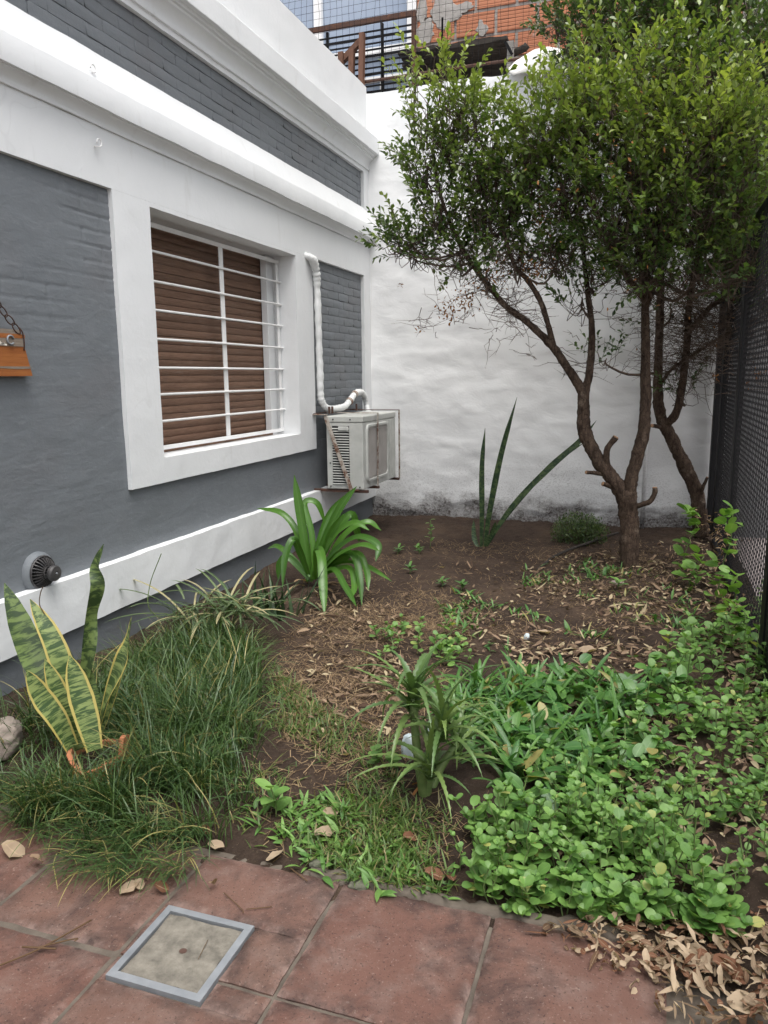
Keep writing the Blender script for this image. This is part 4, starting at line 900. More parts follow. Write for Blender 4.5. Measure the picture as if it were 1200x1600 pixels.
    side = np.where(kk % 2 == 0, 1, -1); dirT = TD[idx]; ref = np.where(np.abs(dirT[:, 2:3]) < .95, np.array([[0, 0, 1.]]), np.array([[1., 0, 0]])); A = np.cross(dirT, ref); A /= np.linalg.norm(A, axis=1)[:, None]+1e-9; B = np.cross(dirT, A)
    an = (kk//2)*1.571+.4*r_.random(len(kk))+idx*1.1; out = (A*np.cos(an)[:, None]+B*np.sin(an)[:, None])*side[:, None]
    spread = np.where(fr > .85, .45, .95)*r_.uniform(.7, 1.3, len(kk)); ld = dirT*1.+out*spread[:, None]+r_.normal(0, .15, (len(kk), 3)); ld /= np.linalg.norm(ld, axis=1)[:, None]
    pos = TB[idx]*(1-fr)[:, None]+tips[idx]*fr[:, None]+bend[idx, 0]*np.sin(math.pi*fr*.5)[:, None]
    lean = np.arccos(np.clip(ld[:, 2], -1, 1)); az = np.arctan2(ld[:, 1], ld[:, 0])
    V, F, lc = blades(pos, az, lean, r_.uniform(.0, .5, len(kk)), r_.uniform(.030, .052, len(kk)), r_.uniform(.017, .028, len(kk)), P_OBOV, 3, .22, r_.normal(0, .5, len(kk)), young=np.clip(TY[idx]*(.4+.8*fr), 0, 1), rnd=np.clip(r_.random(len(kk))*.8+.25*TY[idx], 0, 1))
    m3 = MB(); m3.add(V, F, None, lc); m3.build('crown', M[leafm], t, smooth=True, lc=True, origin=O)
    if dry:
        PB = []
        for (u, v, y, rad, cnt) in dry:
            c = at(u, v, y); PB.append(c+r_.normal(0, rad*.5, (cnt, 3)))
        PB = np.concatenate(PB); N = len(PB); V, F, lc = blades(PB, r_.random(N)*6.28, r_.uniform(.4, 2.6, N), r_.normal(0, .8, N), r_.uniform(.02, .034, N), r_.uniform(.009, .016, N), P_OBOV, 3, .4, r_.normal(0, 1, N)); m4 = MB(); m4.add(V, F, None, lc); m4.build('dry_leaves', M['leaf_dry'], t, smooth=True, lc=True, origin=O)
    return t
TY1 = 5.15
b1 = gnd(983, 893); b1[2] = sz(b1[0], b1[1])-.02; y1_ = b1[1]
grow_tree('small_leaved_tree', 'small leaved evergreen tree with lopped forked trunk standing in the bed', b1,
  [(px([(984, 905, y1_), (983, 860, y1_), (983, 815, y1_), (981, 785, y1_), (981, 758, y1_)]), .060, -.062),
   (px([(981, 790, y1_), (968, 762, y1_), (952, 742, y1_), (932, 716, y1_), (914, 676, y1_), (911, 645, y1_), (912, 615, y1_)]), .056, .036),
   (px([(912, 618, y1_), (893, 584, y1_-.02), (862, 540, y1_-.05), (822, 502, y1_-.08), (790, 478, y1_-.1), (752, 432, y1_-.12), (718, 380, y1_-.1), (690, 310, y1_-.1), (676, 230, y1_-.1)]), .030, .008),
   (px([(912, 622, y1_), (921, 580, y1_+.03), (925, 517, y1_+.05), (920, 470, y1_+.05), (912, 400, y1_), (905, 320, y1_)]), .028, .010),
   (px([(866, 545, y1_-.05), (848, 480, y1_-.1), (826, 440, y1_-.15), (802, 410, y1_-.2), (780, 330, y1_-.2), (770, 230, y1_-.2)]), .020, .007),
   (px([(981, 785, y1_), (987, 745, y1_), (1003, 690, y1_+.02), (1008, 640, y1_+.04), (1009, 560, y1_+.05), (1008, 500, y1_+.05), (1005, 430, y1_), (985, 340, y1_-.1), (960, 250, y1_-.2)]), .048, .012),
   (px([(1008, 470, y1_+.05), (960, 400, y1_-.2), (920, 300, y1_-.35), (905, 240, y1_-.4)]), .020, .006),
   (px([(1008, 480, y1_+.05), (1040, 400, y1_-.2), (1070, 300, y1_-.4), (1085, 220, y1_-.45)]), .022, .007)],
  [(px([(950, 735, y1_), (948, 705, y1_-.03), (962, 683, y1_-.04)]), .022, .019), (px([(944, 742, y1_), (930, 739, y1_-.06), (916, 738, y1_-.10)]), .014, .012),
   (px([(962, 764, y1_), (951, 759, y1_-.03), (942, 756, y1_-.05)]), .018, .015), (px([(992, 792, y1_), (1004, 788, y1_-.02), (1016, 783, y1_-.03), (1023, 770, y1_-.03), (1023, 762, y1_-.03)]), .020, .015)],
  [(625, 378, y1_-.1, 32, 18, 30, .2), (650, 395, y1_-.1, 40, 20, 40, .2), (760, 420, y1_-.15, 40, 26, 40, .15), (648, 372, y1_-.1, 40, 28, 70, .2), (690, 330, y1_-.1, 52, 55, 150, .25), (668, 260, y1_-.1, 40, 50, 110, .3), (700, 205, y1_-.1, 50, 60, 150, .55), (668, 160, y1_-.1, 30, 40, 30, .9), (716, 160, y1_-.15, 36, 40, 44, .8), (650, 118, y1_-.1, 16, 24, 12, 1.), (690, 112, y1_-.1, 26, 26, 18, .9), (745, 180, y1_-.15, 40, 40, 60, .6),
   (755, 250, y1_-.15, 50, 60, 150, .4), (760, 335, y1_-.15, 52, 50, 150, .2), (720, 400, y1_-.1, 55, 30, 65, .15), (800, 300, y1_-.1, 45, 70, 150, .15), (815, 385, y1_-.15, 55, 38, 90, .15),
   (850, 210, y1_-.3, 48, 60, 160, .65), (825, 255, y1_-.25, 48, 55, 120, .4), (880, 290, y1_-.3, 58, 70, 230, .3), (905, 200, y1_-.35, 58, 55, 190, .6), (870, 385, y1_-.2, 55, 42, 120, .15), (925, 420, y1_+.0, 42, 40, 60, .1), (910, 465, y1_, 34, 26, 26, .1),
   (960, 340, y1_-.35, 62, 70, 230, .25), (985, 250, y1_-.4, 62, 60, 210, .5), (1010, 175, y1_-.4, 55, 45, 150, .75), (965, 165, y1_-.35, 50, 45, 130, .6), (1025, 330, y1_-.45, 60, 60, 210, .3), (1010, 415, y1_-.3, 65, 40, 160, .15),
   (1075, 250, y1_-.5, 58, 55, 190, .7), (1105, 195, y1_-.5, 46, 45, 140, 1.0), (1095, 330, y1_-.45, 60, 60, 200, .3), (1085, 420, y1_-.35, 60, 40, 130, .2), (1150, 300, y1_-.45, 50, 60, 150, .35), (1160, 390, y1_-.4, 55, 60, 170, .2),
   (950, 110, y1_-.1, 50, 45, 110, .4), (900, 150, y1_-.2, 35, 40, 60, .5), (1035, 105, y1_-.2, 55, 45, 130, .45), (1110, 120, y1_-.3, 55, 45, 130, .4), (1170, 215, y1_-.4, 50, 55, 140, .45)],
  'leaf_tree', 5, dead=[(650, 800, 410, 530, 4.8, 5.2, 190, .24), (800, 1000, 430, 560, 4.9, 5.4, 60, .22), (960, 1060, 440, 520, 4.9, 5.4, 60, .2)],
  dry=[(705, 500, y1_-.1, .05, 16), (728, 465, y1_-.1, .10, 80), (700, 480, y1_-.1, .08, 40), (770, 430, y1_-.15, .12, 80), (835, 420, y1_-.2, .10, 90), (845, 350, y1_-.2, .07, 50), (655, 518, y1_-.1, .025, 7), (625, 445, y1_-.1, .02, 6), (1000, 300, y1_-.6, .5, 70)])
b2 = gnd(1092, 806); b2[1] = 6.38; b2[0] = at(1090, 800, 6.38)[0]; b2[2] = 0.; y2 = b2[1]
grow_tree('small_leaved_tree', 'leaning evergreen tree rooted against the black gate post', b2,
  [(px([(1096, 838, y2), (1092, 800, y2), (1087, 768, y2), (1068, 724, y2), (1046, 680, y2-.02), (1033, 655, y2-.03)]), .060, .044),
   (px([(1034, 660, y2-.03), (1028, 615, y2-.04), (1029, 557, y2-.05), (1031, 490, y2-.05), (1032, 430, y2-.05), (1030, 330, y2-.1), (1010, 200, y2-.15), (990, 90, y2-.2)]), .042, .010),
   (px([(1038, 664, y2-.03), (1056, 646, y2-.08), (1067, 595, y2-.12), (1073, 537, y2-.15), (1078, 470, y2-.2), (1090, 400, y2-.25), (1110, 280, y2-.3), (1110, 150, y2-.3), (1100, 60, y2-.3)]), .034, .010),
   (px([(1075, 520, y2-.15), (1110, 480, y2-.25), (1150, 450, y2-.4), (1180, 380, y2-.5), (1190, 280, y2-.6)]), .020, .008),
   (px([(1032, 600, y2-.04), (1052, 575, y2-.1), (1090, 550, y2-.2), (1140, 520, y2-.35), (1200, 500, y2-.5)]), .014, .005),
   (px([(1020, 300, y2-.1), (960, 180, y2-.05), (915, 90, y2), (900, 50, y2)]), .014, .005)],
  [(px([(1034, 668, y2-.03), (1026, 666, y2-.10), (1019, 665, y2-.13)]), .018, .016), (px([(1092, 780, y2), (1098, 762, y2-.05), (1105, 746, y2-.06)]), .020, .010)],
  [(895, 50, y2, 40, 40, 110, .15), (870, 35, y2+.0, 20, 24, 28, .2), (940, 60, y2, 50, 55, 180, .15), (930, 130, y2-.05, 45, 40, 90, .1), (1000, 50, y2-.15, 58, 60, 250, .25), (1060, 70, y2-.2, 58, 60, 250, .2), (1120, 50, y2-.3, 58, 60, 250, .3), (1175, 60, y2-.4, 50, 60, 230, .45),
   (1000, 10, y2-.1, 60, 40, 150, .2), (1100, 0, y2-.2, 70, 40, 170, .3), (1180, 140, y2-.5, 50, 60, 200, .2), (1130, 140, y2-.35, 55, 50, 200, .15), (1060, 160, y2-.2, 50, 55, 160, .1), (1000, 140, y2-.1, 50, 50, 150, .1),
   (1170, 250, y2-.5, 60, 70, 220, .1), (1120, 330, y2-.3, 55, 60, 170, .1), (1180, 350, y2-.6, 55, 55, 190, .1), (1160, 430, y2-.5, 60, 40, 140, .1), (1050, 260, y2-.15, 50, 60, 140, .1), (1010, 380, y2-.1, 45, 40, 80, .1), (1215, 300, y2-.8, 50, 130, 260, .25), (1220, 120, y2-.8, 50, 110, 260, .3),
   (1215, 450, y2-.8, 40, 50, 100, .15), (948, 560, y2-.2, 28, 16, 14, .1), (1065, 610, y2-.1, 22, 30, 16, .1), (1048, 480, y2-.05, 30, 30, 30, .1)],
  'leaf_tree2', 8, dead=[(1040, 1210, 440, 560, 5.4, 6.3, 480, .32), (1080, 1210, 480, 610, 5.4, 6.3, 320, .28), (930, 1050, 540, 600, 6., 6.4, 16, .3), (900, 950, 40, 180, 6.2, 6.5, 60, .2)],
  dry=[(1185, 585, y2-.9, .03, 12), (1165, 600, y2-.9, .03, 10), (1118, 590, y2-.5, .02, 6), (1100, 420, y2-.5, .5, 60)])

# ------------------------------------------------------------------ snake plant in its pot
def leafpart(name, V, F, lc, m, parent, O):
    mb = MB(); mb.add(V, F, None, lc); return mb.build(name, M[m], parent, smooth=True, lc=True, origin=O)
pc = np.array([-1.64, 1.90, 0.]); pot = empty('plant_pot', pc, 'broken terracotta pot half hidden in grass below the snake plant', 'pot')
mb = MB(); k_ = 40; a_ = np.arange(k_)*2*math.pi/k_; rim = .112+.012*np.sin(a_*2+.6)+.05*np.exp(-((a_-.1)**2)/.25)-.02*np.exp(-((a_-4.75)**2)/.25)+.006*fbm(np.stack([np.cos(a_)*3, np.sin(a_)*3, 0*a_], 1), 3)
prof = []
for r_, f_ in ((.078, 0.), (.100, 1.), (.084, 1.), (.076, .6)): prof.append(np.stack([pc[0]+r_*np.cos(a_), pc[1]+r_*np.sin(a_), rim*f_ if f_ else 0*a_], 1))
mb.add(np.vstack(prof), [[i*k_+j, i*k_+(j+1) % k_, (i+1)*k_+(j+1) % k_, (i+1)*k_+j] for i in range(3) for j in range(k_)]); mb.build('pot_wall', M['terracotta'], pot, smooth=True, sharp=50, origin=pc)
mb = MB(); mb.add(np.vstack([np.stack([pc[0]+.086*np.cos(a_), pc[1]+.086*np.sin(a_), 0*a_+.085], 1), [[pc[0], pc[1], .09]]]), None, [[i, (i+1) % k_, k_] for i in range(k_)]); mb.build('pot_soil', M['soil'], pot, origin=pc)
sp = empty('snake_plant', pc+[0, 0, .12], 'tall banded snake plant with yellow edged leaves growing in the terracotta pot', 'plant'); SPO = pc+[0, 0, .12]
camdir = lambda p: np.array([0, 0, CAM_H])-p
SW = lambda s: np.clip(np.interp(s, [0, .12, .35, .6, .8, .92, 1], [.62, .72, .92, 1., .80, .45, .03]), .03, 1)
def pxleaf(pl, y0, y1, wpx, m, parent, O, prof, nturn=(0, 0, 0), name='leaf', fold=.28, wave=0., n=7):
    y0 = y0+random.uniform(-.008, .008); ys_ = np.linspace(y0, y1, len(pl)); P = np.array([at(u, v, y) for (u, v), y in zip(pl, ys_)]); d = np.linalg.norm(P.mean(0)-np.array([0, 0, CAM_H])); w_ = wpx*d/FPX*(1.18 if m in ('sansA', 'sansB') else 1.)
    V, F, lc = ribbon(P, w_, prof, camdir(P.mean(0))/d+np.array(nturn), fold, n, None, wave); return leafpart(name, V, F, lc, m, parent, O)
for pl, y0, y1, wd, m, tn, wv in (
  ([(112, 1165), (82, 1080), (45, 1010), (7, 911)], 1.95, 1.98, 34, 'sansA', (.3, 0, 0), 0),
  ([(122, 1165), (108, 1090), (85, 1010), (47, 936)], 1.93, 1.95, 29, 'sansB', (.5, 0, 0), 0),
  ([(138, 1165), (131, 1090), (140, 1010), (141, 960), (152, 915), (150, 885), (162, 850)], 1.97, 2.02, 19, 'sansA', (0, 0, 0), .75),
  ([(150, 1165), (165, 1100), (188, 1040), (200, 1005), (206, 963)], 1.90, 1.92, 22, 'sansB', (-.9, 0, 0), .35),
  ([(148, 1172), (138, 1130), (124, 1080), (109, 1024)], 1.86, 1.88, 31, 'sansB', (0, 0, 0), 0),
  ([(122, 1172), (110, 1130), (92, 1085), (70, 1030)], 1.88, 1.86, 25, 'sansB', (.25, 0, 0), 0),
  ([(112, 1168), (90, 1125), (65, 1090), (41, 1047)], 1.86, 1.80, 27, 'sansB', (.2, 0, .2), 0),
  ([(150, 1160), (148, 1110), (140, 1070), (128, 1020)], 1.97, 2.0, 17, 'sansA', (0, 0, 0), 0),
  ([(150, 1165), (170, 1110), (190, 1040), (194, 996)], 1.93, 1.96, 9, 'sansB', (-.4, 0, 0), 0)):
    pxleaf(pl, y0, y1, wd, m, sp, SPO, SW, tn, wave=wv)
mb = MB(); mb.tube(cr(np.array([at(70, 960, 1.96), at(62, 945, 1.95), at(63, 928, 1.95), at(67, 917, 1.95)]), 5), .0016, 5); mb.build('dry_stalk', M['straw'], sp, origin=SPO)
# snake plant by the white wall
wb = gnd(755, 858); sp2 = empty('snake_plant', wb, 'sparse snake plant with four long blades in front of the white wall', 'plant')
SN = lambda s: np.clip(np.interp(s, [0, .15, .5, .8, 1], [.5, .7, 1., .75, .03]), .03, 1)
for pl, wd, tn in (([(752, 858), (753, 800), (753, 730), (758, 668)], 9, (0, 0, 0)), ([(757, 858), (765, 800), (783, 710), (808, 620)], 10, (0, 0, 0)),
                   ([(757, 858), (800, 792), (860, 730), (905, 690), (932, 657)], 10, (0, 0, .3)), ([(754, 858), (800, 795), (860, 728), (915, 690)], 8, (0, 0, -.3)),
                   ([(750, 860), (741, 840), (740, 812)], 8, (0, 0, 0)), ([(756, 860), (770, 830), (775, 815)], 7, (0, 0, 0))):
    pxleaf(pl, wb[1], wb[1]+random.uniform(-.1, .15), wd, 'sansC', sp2, wb, SN, tn)
# ------------------------------------------------------------------ strap leaved clump under the unit
ab = gnd(490, 922); ag = empty('agapanthus_clump', ab, 'arching strap leaved clump below the air conditioner', 'plant'); yb = ab[1]
AGZ = lambda l: [(340+x/2.76, 720+y/2.76) for x, y in l]
for pl, wd, dy, tn in (
  ([(395, 520), (380, 380), (355, 220), (330, 60)], 15, .05, (0, 0, 0)), ([(390, 520), (350, 330), (280, 230), (170, 205)], 11, .1, (0, 0, .8)), ([(395, 500), (355, 390), (325, 340), (292, 420), (280, 550)], 12, -.25, (-.3, 0, .3)),
  ([(400, 520), (460, 350), (530, 200), (600, 110)], 13, .1, (0, 0, .3)), ([(410, 510), (480, 350), (580, 270), (655, 300)], 12, -.1, (0, 0, .8)), ([(420, 500), (520, 380), (610, 330), (690, 365), (682, 435)], 13, -.25, (0, 0, .9)),
  ([(430, 500), (520, 410), (620, 365), (700, 390)], 12, -.3, (0, 0, 1)), ([(425, 510), (432, 390), (448, 420), (455, 540), (462, 672)], 15, -.5, (0, 0, .2)), ([(430, 500), (520, 405), (585, 410), (612, 500), (622, 625)], 12, -.3, (.3, 0, .2)),
  ([(430, 500), (500, 470), (550, 545), (600, 630)], 11, -.45, (.2, 0, .5)), ([(410, 510), (460, 390), (490, 310), (545, 225)], 11, -.05, (0, 0, .2)), ([(420, 500), (405, 310), (375, 185), (430, 185), (470, 290)], 10, .15, (0, 0, .4)),
  ([(420, 500), (540, 440), (640, 455), (752, 520)], 9, -.25, (0, 0, .8)), ([(400, 500), (300, 400), (255, 370), (215, 380)], 10, .1, (0, 0, .9)), ([(410, 500), (500, 320), (575, 230), (600, 300), (610, 350)], 12, .15, (0, 0, .2)),
  ([(405, 510), (440, 350), (480, 240), (545, 150)], 12, .15, (0, 0, 0)), ([(440, 500), (540, 330), (640, 265), (705, 300)], 11, .1, (0, 0, .9)), ([(430, 500), (560, 460), (590, 540), (570, 600)], 10, -.4, (0, 0, .4)), ([(395, 510), (310, 420), (270, 440), (262, 520)], 11, -.05, (0, 0, .3)), ([(440, 490), (590, 400), (640, 470), (650, 560)], 11, -.3, (.3, 0, .2))):
    pxleaf(AGZ(pl), yb, yb+dy, wd, 'aga', ag, ab, P_STRAP, tn, fold=.35)
mb = MB(); V, F, lc = blades(np.repeat([ab], 9, 0)+rng.normal(0, .06, (9, 3))*[1, 1, 0]-[0, 0.0, -.03], rng.random(9)*6.3, rng.uniform(.9, 1.5, 9), rng.uniform(.2, .9, 9), rng.uniform(.12, .3, 9), .022, P_STRAP, 7, .3); mb.add(V, F, None, lc); mb.build('withered_leaves', M['straw'], ag, smooth=True, lc=True, origin=ab)
# ------------------------------------------------------------------ aloe
al0 = gnd(665, 1255); al = empty('aloe_plant', al0, 'branching toothed aloe with curling leaves in the middle of the bed', 'plant'); ya = al0[1]
heads = [(645, 1088, ya+.05, 24, 1.25), (692, 1128, ya-.02, 20, 1.15), (672, 1190, ya-.05, 15, 1.05), (715, 1160, ya+.12, 14, 1.)]
for (u, v, y, n, sc) in heads:
    top = at(u, v, y); mb = MB(); mb.tube(cr(np.array([al0+[0, 0, -.01], (al0+top)/2+[random.uniform(-.02, .02), 0, 0], top]), 6), np.linspace(.017, .012, 13), 8); mb.build('stem', M['straw'] if v > 1200 else M['stemg'], al, smooth=True, origin=al0)
    for i in range(n):
        fr = i/n; L = random.uniform(.16, .27)*sc; az = i*2.4+random.uniform(-.3, .3)
        V, F, lc = blades([top+np.array([0, 0, -.07*fr])], [az], [.08+.85*fr+random.uniform(-.1, .1)], [random.uniform(.8, 2.4)], [L], [.033*sc], P_TEETH, 26, .42, [random.uniform(-.2, .2)])
        leafpart('leaf', V, F, lc, 'aloe', al, al0)
for az, L, cu in ((3.6, .30, 1.2), (-.15, .34, .5), (4.3, .2, 1.4)):
    V, F, lc = blades([at(672, 1200, ya-.04)], [az], [.9], [cu], [L], [.024], P_TEETH, 26, .4); leafpart('leaf', V, F, lc, 'aloe', al, al0)
mb = MB(); V, F, lc = blades(np.repeat([al0+[0, 0, .08]], 7, 0)+rng.normal(0, .012, (7, 3)), rng.random(7)*6.3, rng.uniform(1.6, 2.5, 7), rng.uniform(.3, .9, 7), rng.uniform(.04, .09, 7), .016, P_STRAP, 6, .5); mb.add(V, F, None, lc); mb.build('withered_leaves', M['leaf_dry'], al, smooth=True, lc=True, origin=al0)
# spiky dark plant by the wall
fb = gnd(425, 965); fp = empty('spiky_plant', fb, 'low dark spiky plant between the grass and the strap leaved clump', 'plant')
for i in range(34):
    V, F, lc = blades([fb+np.array([random.uniform(-.17, .14), random.uniform(-.10, .14), 0])], [i*2.4], [random.uniform(.1, 1.)], [random.uniform(-.1, .5)], [random.uniform(.18, .32)], [.034], P_TEETH, 20, .35); leafpart('leaf', V, F, lc, 'fernp', fp, fb)
# variegated spider plant
sb = gnd(345, 1000); sb[2] = .08; spd = empty('spider_plant', sb, 'pale striped spider plant arching beyond the tall grass', 'plant'); N = 95
V, F, lc = blades(sb+rng.normal(0, .075, (N, 3))*[1.3, 1, .1]+[0, 0, .05], rng.random(N)*6.3, rng.uniform(.5, 1.2, N), rng.uniform(.7, 1.6, N), rng.uniform(.22, .42, N), rng.uniform(.010, .017, N), P_STRAP, 9, .35, young=(rng.random(N) < .22)*.8); mb = MB(); mb.add(V, F, None, lc); mb.build('leaves', M['spider'], spd, smooth=True, lc=True, origin=sb)
mb = MB(); mb.tube(cr(np.array([sb+[0, 0, .1], at(322, 960, sb[1]), at(330, 930, sb[1]), at(345, 915, sb[1])]), 5), .002, 5); mb.build('stalk', M['straw'], spd, origin=sb)
mb = MB(); mb.tube(cr(np.array([gnd(285, 1010)+[0, 0, .1], at(236, 955, 2.9), at(234, 915, 2.9), at(252, 865, 2.9)]), 6), .0022, 5); V, F, lc = blades([gnd(285, 1010)+[0, 0, .1]], [3.6], [.3], [.4], [.3], [.006], P_GRASS, 6); o = mb.build('grass_stalk', M['stemg']); tag(o, 'single thin tall grass stalk in front of the white plinth band', 'grass stalk')
# dark low shrub at the wall foot
sb2 = gnd(905, 852); sh = empty('low_shrub', sb2, 'small dark moss green shrub at the foot of the white wall', 'shrub'); N = 3600
d_ = rng.normal(0, 1, (N, 3)); d_ /= np.linalg.norm(d_, axis=1)[:, None]; P = sb2+np.array([0, 0, .09])+d_*(rng.random(N)**.45)[:, None]*np.array([.22, .20, .16]); P[:, 2] = np.maximum(P[:, 2], .012); P[:, 2] += .05*np.clip(fbm(P*9, 2), 0, 1)
V, F, lc = blades(P, rng.random(N)*6.3, rng.uniform(0, 1.6, N), rng.uniform(0, .6, N), rng.uniform(.016, .03, N), rng.uniform(.007, .011, N), P_OBOV, 3, .25, rng.normal(0, .6, N), young=np.clip(rng.normal(.1, .2, N), 0, 1)); mb = MB(); mb.add(V, F, None, lc); mb.build('crown', M['leaf_tree2'], sh, smooth=True, lc=True, origin=sb2)
s_ = np.linspace(0, 1, 5)[None, :, None]; sel = P[:160]; st = sb2*(1-s_)+sel[:, None]*s_; V, F = tubes_np(st, np.full((160, 5), .0018)); mb = MB(); mb.add(V, F); mb.build('stems', M['twig'], sh, origin=sb2)

# ================================================================== ground vegetation
def inpoly(x, y, poly):
    poly = np.asarray(poly); c = np.zeros(len(x), bool); j = len(poly)-1
    for i in range(len(poly)):
        xi, yi = poly[i]; xj, yj = poly[j]
        with np.errstate(divide='ignore', invalid='ignore'): c ^= ((yi > y) != (yj > y)) & (x < (xj-xi)*(y-yi)/(yj-yi)+xi)
        j = i
    return c
def scatter(pix, n, dens=None):           # n ground points inside a ground polygon given by corner points
    poly = np.array([gnd(u, v)[:2] for u, v in pix]); lo, hi = poly.min(0), poly.max(0); out = []
    tot = 0
    while tot < n:
        p = rng.uniform(lo, hi, (n*3, 2)); p = p[inpoly(p[:, 0], p[:, 1], poly)]
        if dens is not None: p = p[rng.random(len(p)) < dens(p)]
        out.append(p); tot += len(p)
    return np.concatenate(out)[:n]
def on_soil(p, dz=0.): return np.stack([p[:, 0], p[:, 1], np.maximum(soil_z(p[:, 0], p[:, 1]), np.where(p[:, 1] < 1.7, .0, -9))+dz], 1)
# tall mondo grass in tufts
poly = [(-40, 1190), (60, 1130), (200, 1050), (300, 1005), (385, 1010), (405, 1070), (405, 1150), (380, 1230), (360, 1295), (280, 1320), (190, 1335), (100, 1320), (30, 1290), (-60, 1250)]
tf = scatter(poly, 270, lambda p: np.clip(.75+1.3*fbm(np.hstack([p*5, np.zeros((len(p), 1))]), 2), .12, 1)); tf = np.vstack([tf, np.stack([rng.uniform(-1.78, -1.46, 16), rng.uniform(1.70, 1.775, 16)], 1), np.stack([rng.uniform(-1.55, -1.40, 6), rng.uniform(1.75, 1.95, 6)], 1)]); tf = tf[np.hypot(tf[:, 0]-pc[0], tf[:, 1]-pc[1]) > .115]
per = 46; bx = np.repeat(tf, per, 0)+rng.normal(0, .028, (len(tf)*per, 2)); N = len(bx); taz = np.repeat(rng.random(len(tf))*6.3, per)
edge = np.clip((1.78-bx[:, 1])/.25, 0, 1)
az = np.where(rng.random(N) < .45+.4*edge, rng.normal(-1.5, .8, N), rng.random(N)*6.3)
L = rng.uniform(.10, .27, N)*np.repeat(rng.uniform(.6, 1.3, len(tf)), per)
V, F, lc = blades(on_soil(bx), az, np.abs(rng.normal(.25, .22, N)), rng.uniform(.5, 1.9, N), L, rng.uniform(.0032, .0068, N), P_GRASS, 6, .3, rng.normal(0, .3, N), young=(rng.random(N) < .10)*rng.uniform(.4, .9, N), rnd=np.clip(np.repeat(rng.random(len(tf)), per)*.6+rng.random(N)*.5, 0, 1), across=2)
mb = MB(); mb.add(V, F, None, lc)
fr = scatter([(40, 1300), (340, 1310), (280, 1385), (120, 1375)], 46); per = 15; bx = np.repeat(fr, per, 0)+rng.normal(0, .02, (len(fr)*per, 2)); N = len(bx)
V, F, lc = blades(np.hstack([bx, np.full((N, 1), .03)]), rng.normal(-1.4, .8, N), rng.uniform(.7, 1.5, N), rng.uniform(.2, .9, N), rng.uniform(.05, .13, N), .004, P_GRASS, 5, .3, young=(rng.random(N) < .12)*.8, across=2); mb.add(V, F, None, lc)
o = mb.build('tall_grass', M['grass'], smooth=True, lc=True); tag(o, 'dense dark green tufted grass in front of the house wall', 'grass', kind='stuff')
# short sparse grass on the bare soil
def lawn_d(p): return np.clip(.35+1.2*fbm(np.hstack([p*3.2, np.zeros((len(p), 1))]), 3), 0, 1)
pts = np.concatenate([scatter([(380, 1130), (470, 1100), (620, 1180), (640, 1290), (700, 1400), (560, 1375), (450, 1345), (360, 1310)], 2200, lawn_d), scatter([(420, 1040), (480, 1090), (560, 1200), (420, 1200)], 700, lawn_d), scatter([(520, 1250), (700, 1280), (720, 1400), (540, 1380)], 900, lawn_d)])
N = len(pts); V, F, lc = blades(on_soil(pts), rng.random(N)*6.3, rng.uniform(.2, 1.2, N), rng.uniform(.2, 1.2, N), rng.uniform(.02, .07, N), rng.uniform(.003, .008, N), P_GRASS, 4, .3, young=(rng.random(N) < .15)*rng.uniform(.5, 1, N), across=2); mb = MB(); mb.add(V, F, None, lc)
o = mb.build('short_grass', M['lawn'], smooth=True, lc=True); tag(o, 'short thin grass over the soil beside the paving edge', 'grass', kind='stuff')
# mixed straps: leafy grass right of the aloe
pts = scatter([(710, 1090), (800, 1075), (980, 1080), (1000, 1140), (900, 1230), (820, 1270), (740, 1230), (690, 1130)], 130); per = 6; bx = np.repeat(pts, per, 0)+rng.normal(0, .02, (len(pts)*per, 2)); N = len(bx)
V, F, lc = blades(on_soil(bx), rng.random(N)*6.3, rng.uniform(.1, .9, N), rng.uniform(.5, 1.7, N), rng.uniform(.09, .22, N), rng.uniform(.010, .019, N), P_STRAP, 7, .3, rng.normal(0, .3, N), young=(rng.random(N) < .07)*.7); mb = MB(); mb.add(V, F, None, lc)
pts = scatter([(800, 1090), (1010, 1060), (1080, 1120), (1040, 1240), (900, 1310), (780, 1310), (800, 1180)], 230); N = len(pts); base = on_soil(pts, .0); base[:, 2] += rng.uniform(.03, .10, N)
V, F, lc = blades(base, rng.random(N)*6.3, rng.uniform(.7, 1.5, N), rng.uniform(.0, .7, N), rng.uniform(.05, .085, N), rng.uniform(.030, .050, N), P_OVAL, 6, .22, rng.normal(0, .3, N), young=(rng.random(N) < .10)*.8); mb.add(V, F, None, lc)
pts = scatter([(690, 900), (900, 880), (1090, 920), (1100, 1020), (900, 1040), (700, 1030)], 420); per = 5; bx = np.repeat(pts, per, 0)+rng.normal(0, .03, (len(pts)*per, 2)); N = len(bx); keep = np.repeat(lawn_d(pts+4) > .45, per); bx = bx[keep]; N = len(bx)
V, F, lc = blades(on_soil(bx), rng.random(N)*6.3, rng.uniform(.3, 1.2, N), rng.uniform(.2, 1., N), rng.uniform(.03, .085, N), rng.uniform(.007, .018, N), P_LANCE, 5, .3, young=(rng.random(N) < .12)*.8); mb.add(V, F, None, lc)
o = mb.build('mixed_weeds', M['weed2'], smooth=True, lc=True); tag(o, 'mixed strap and broad leaved weeds between the aloe and the tree', 'weeds', kind='stuff')
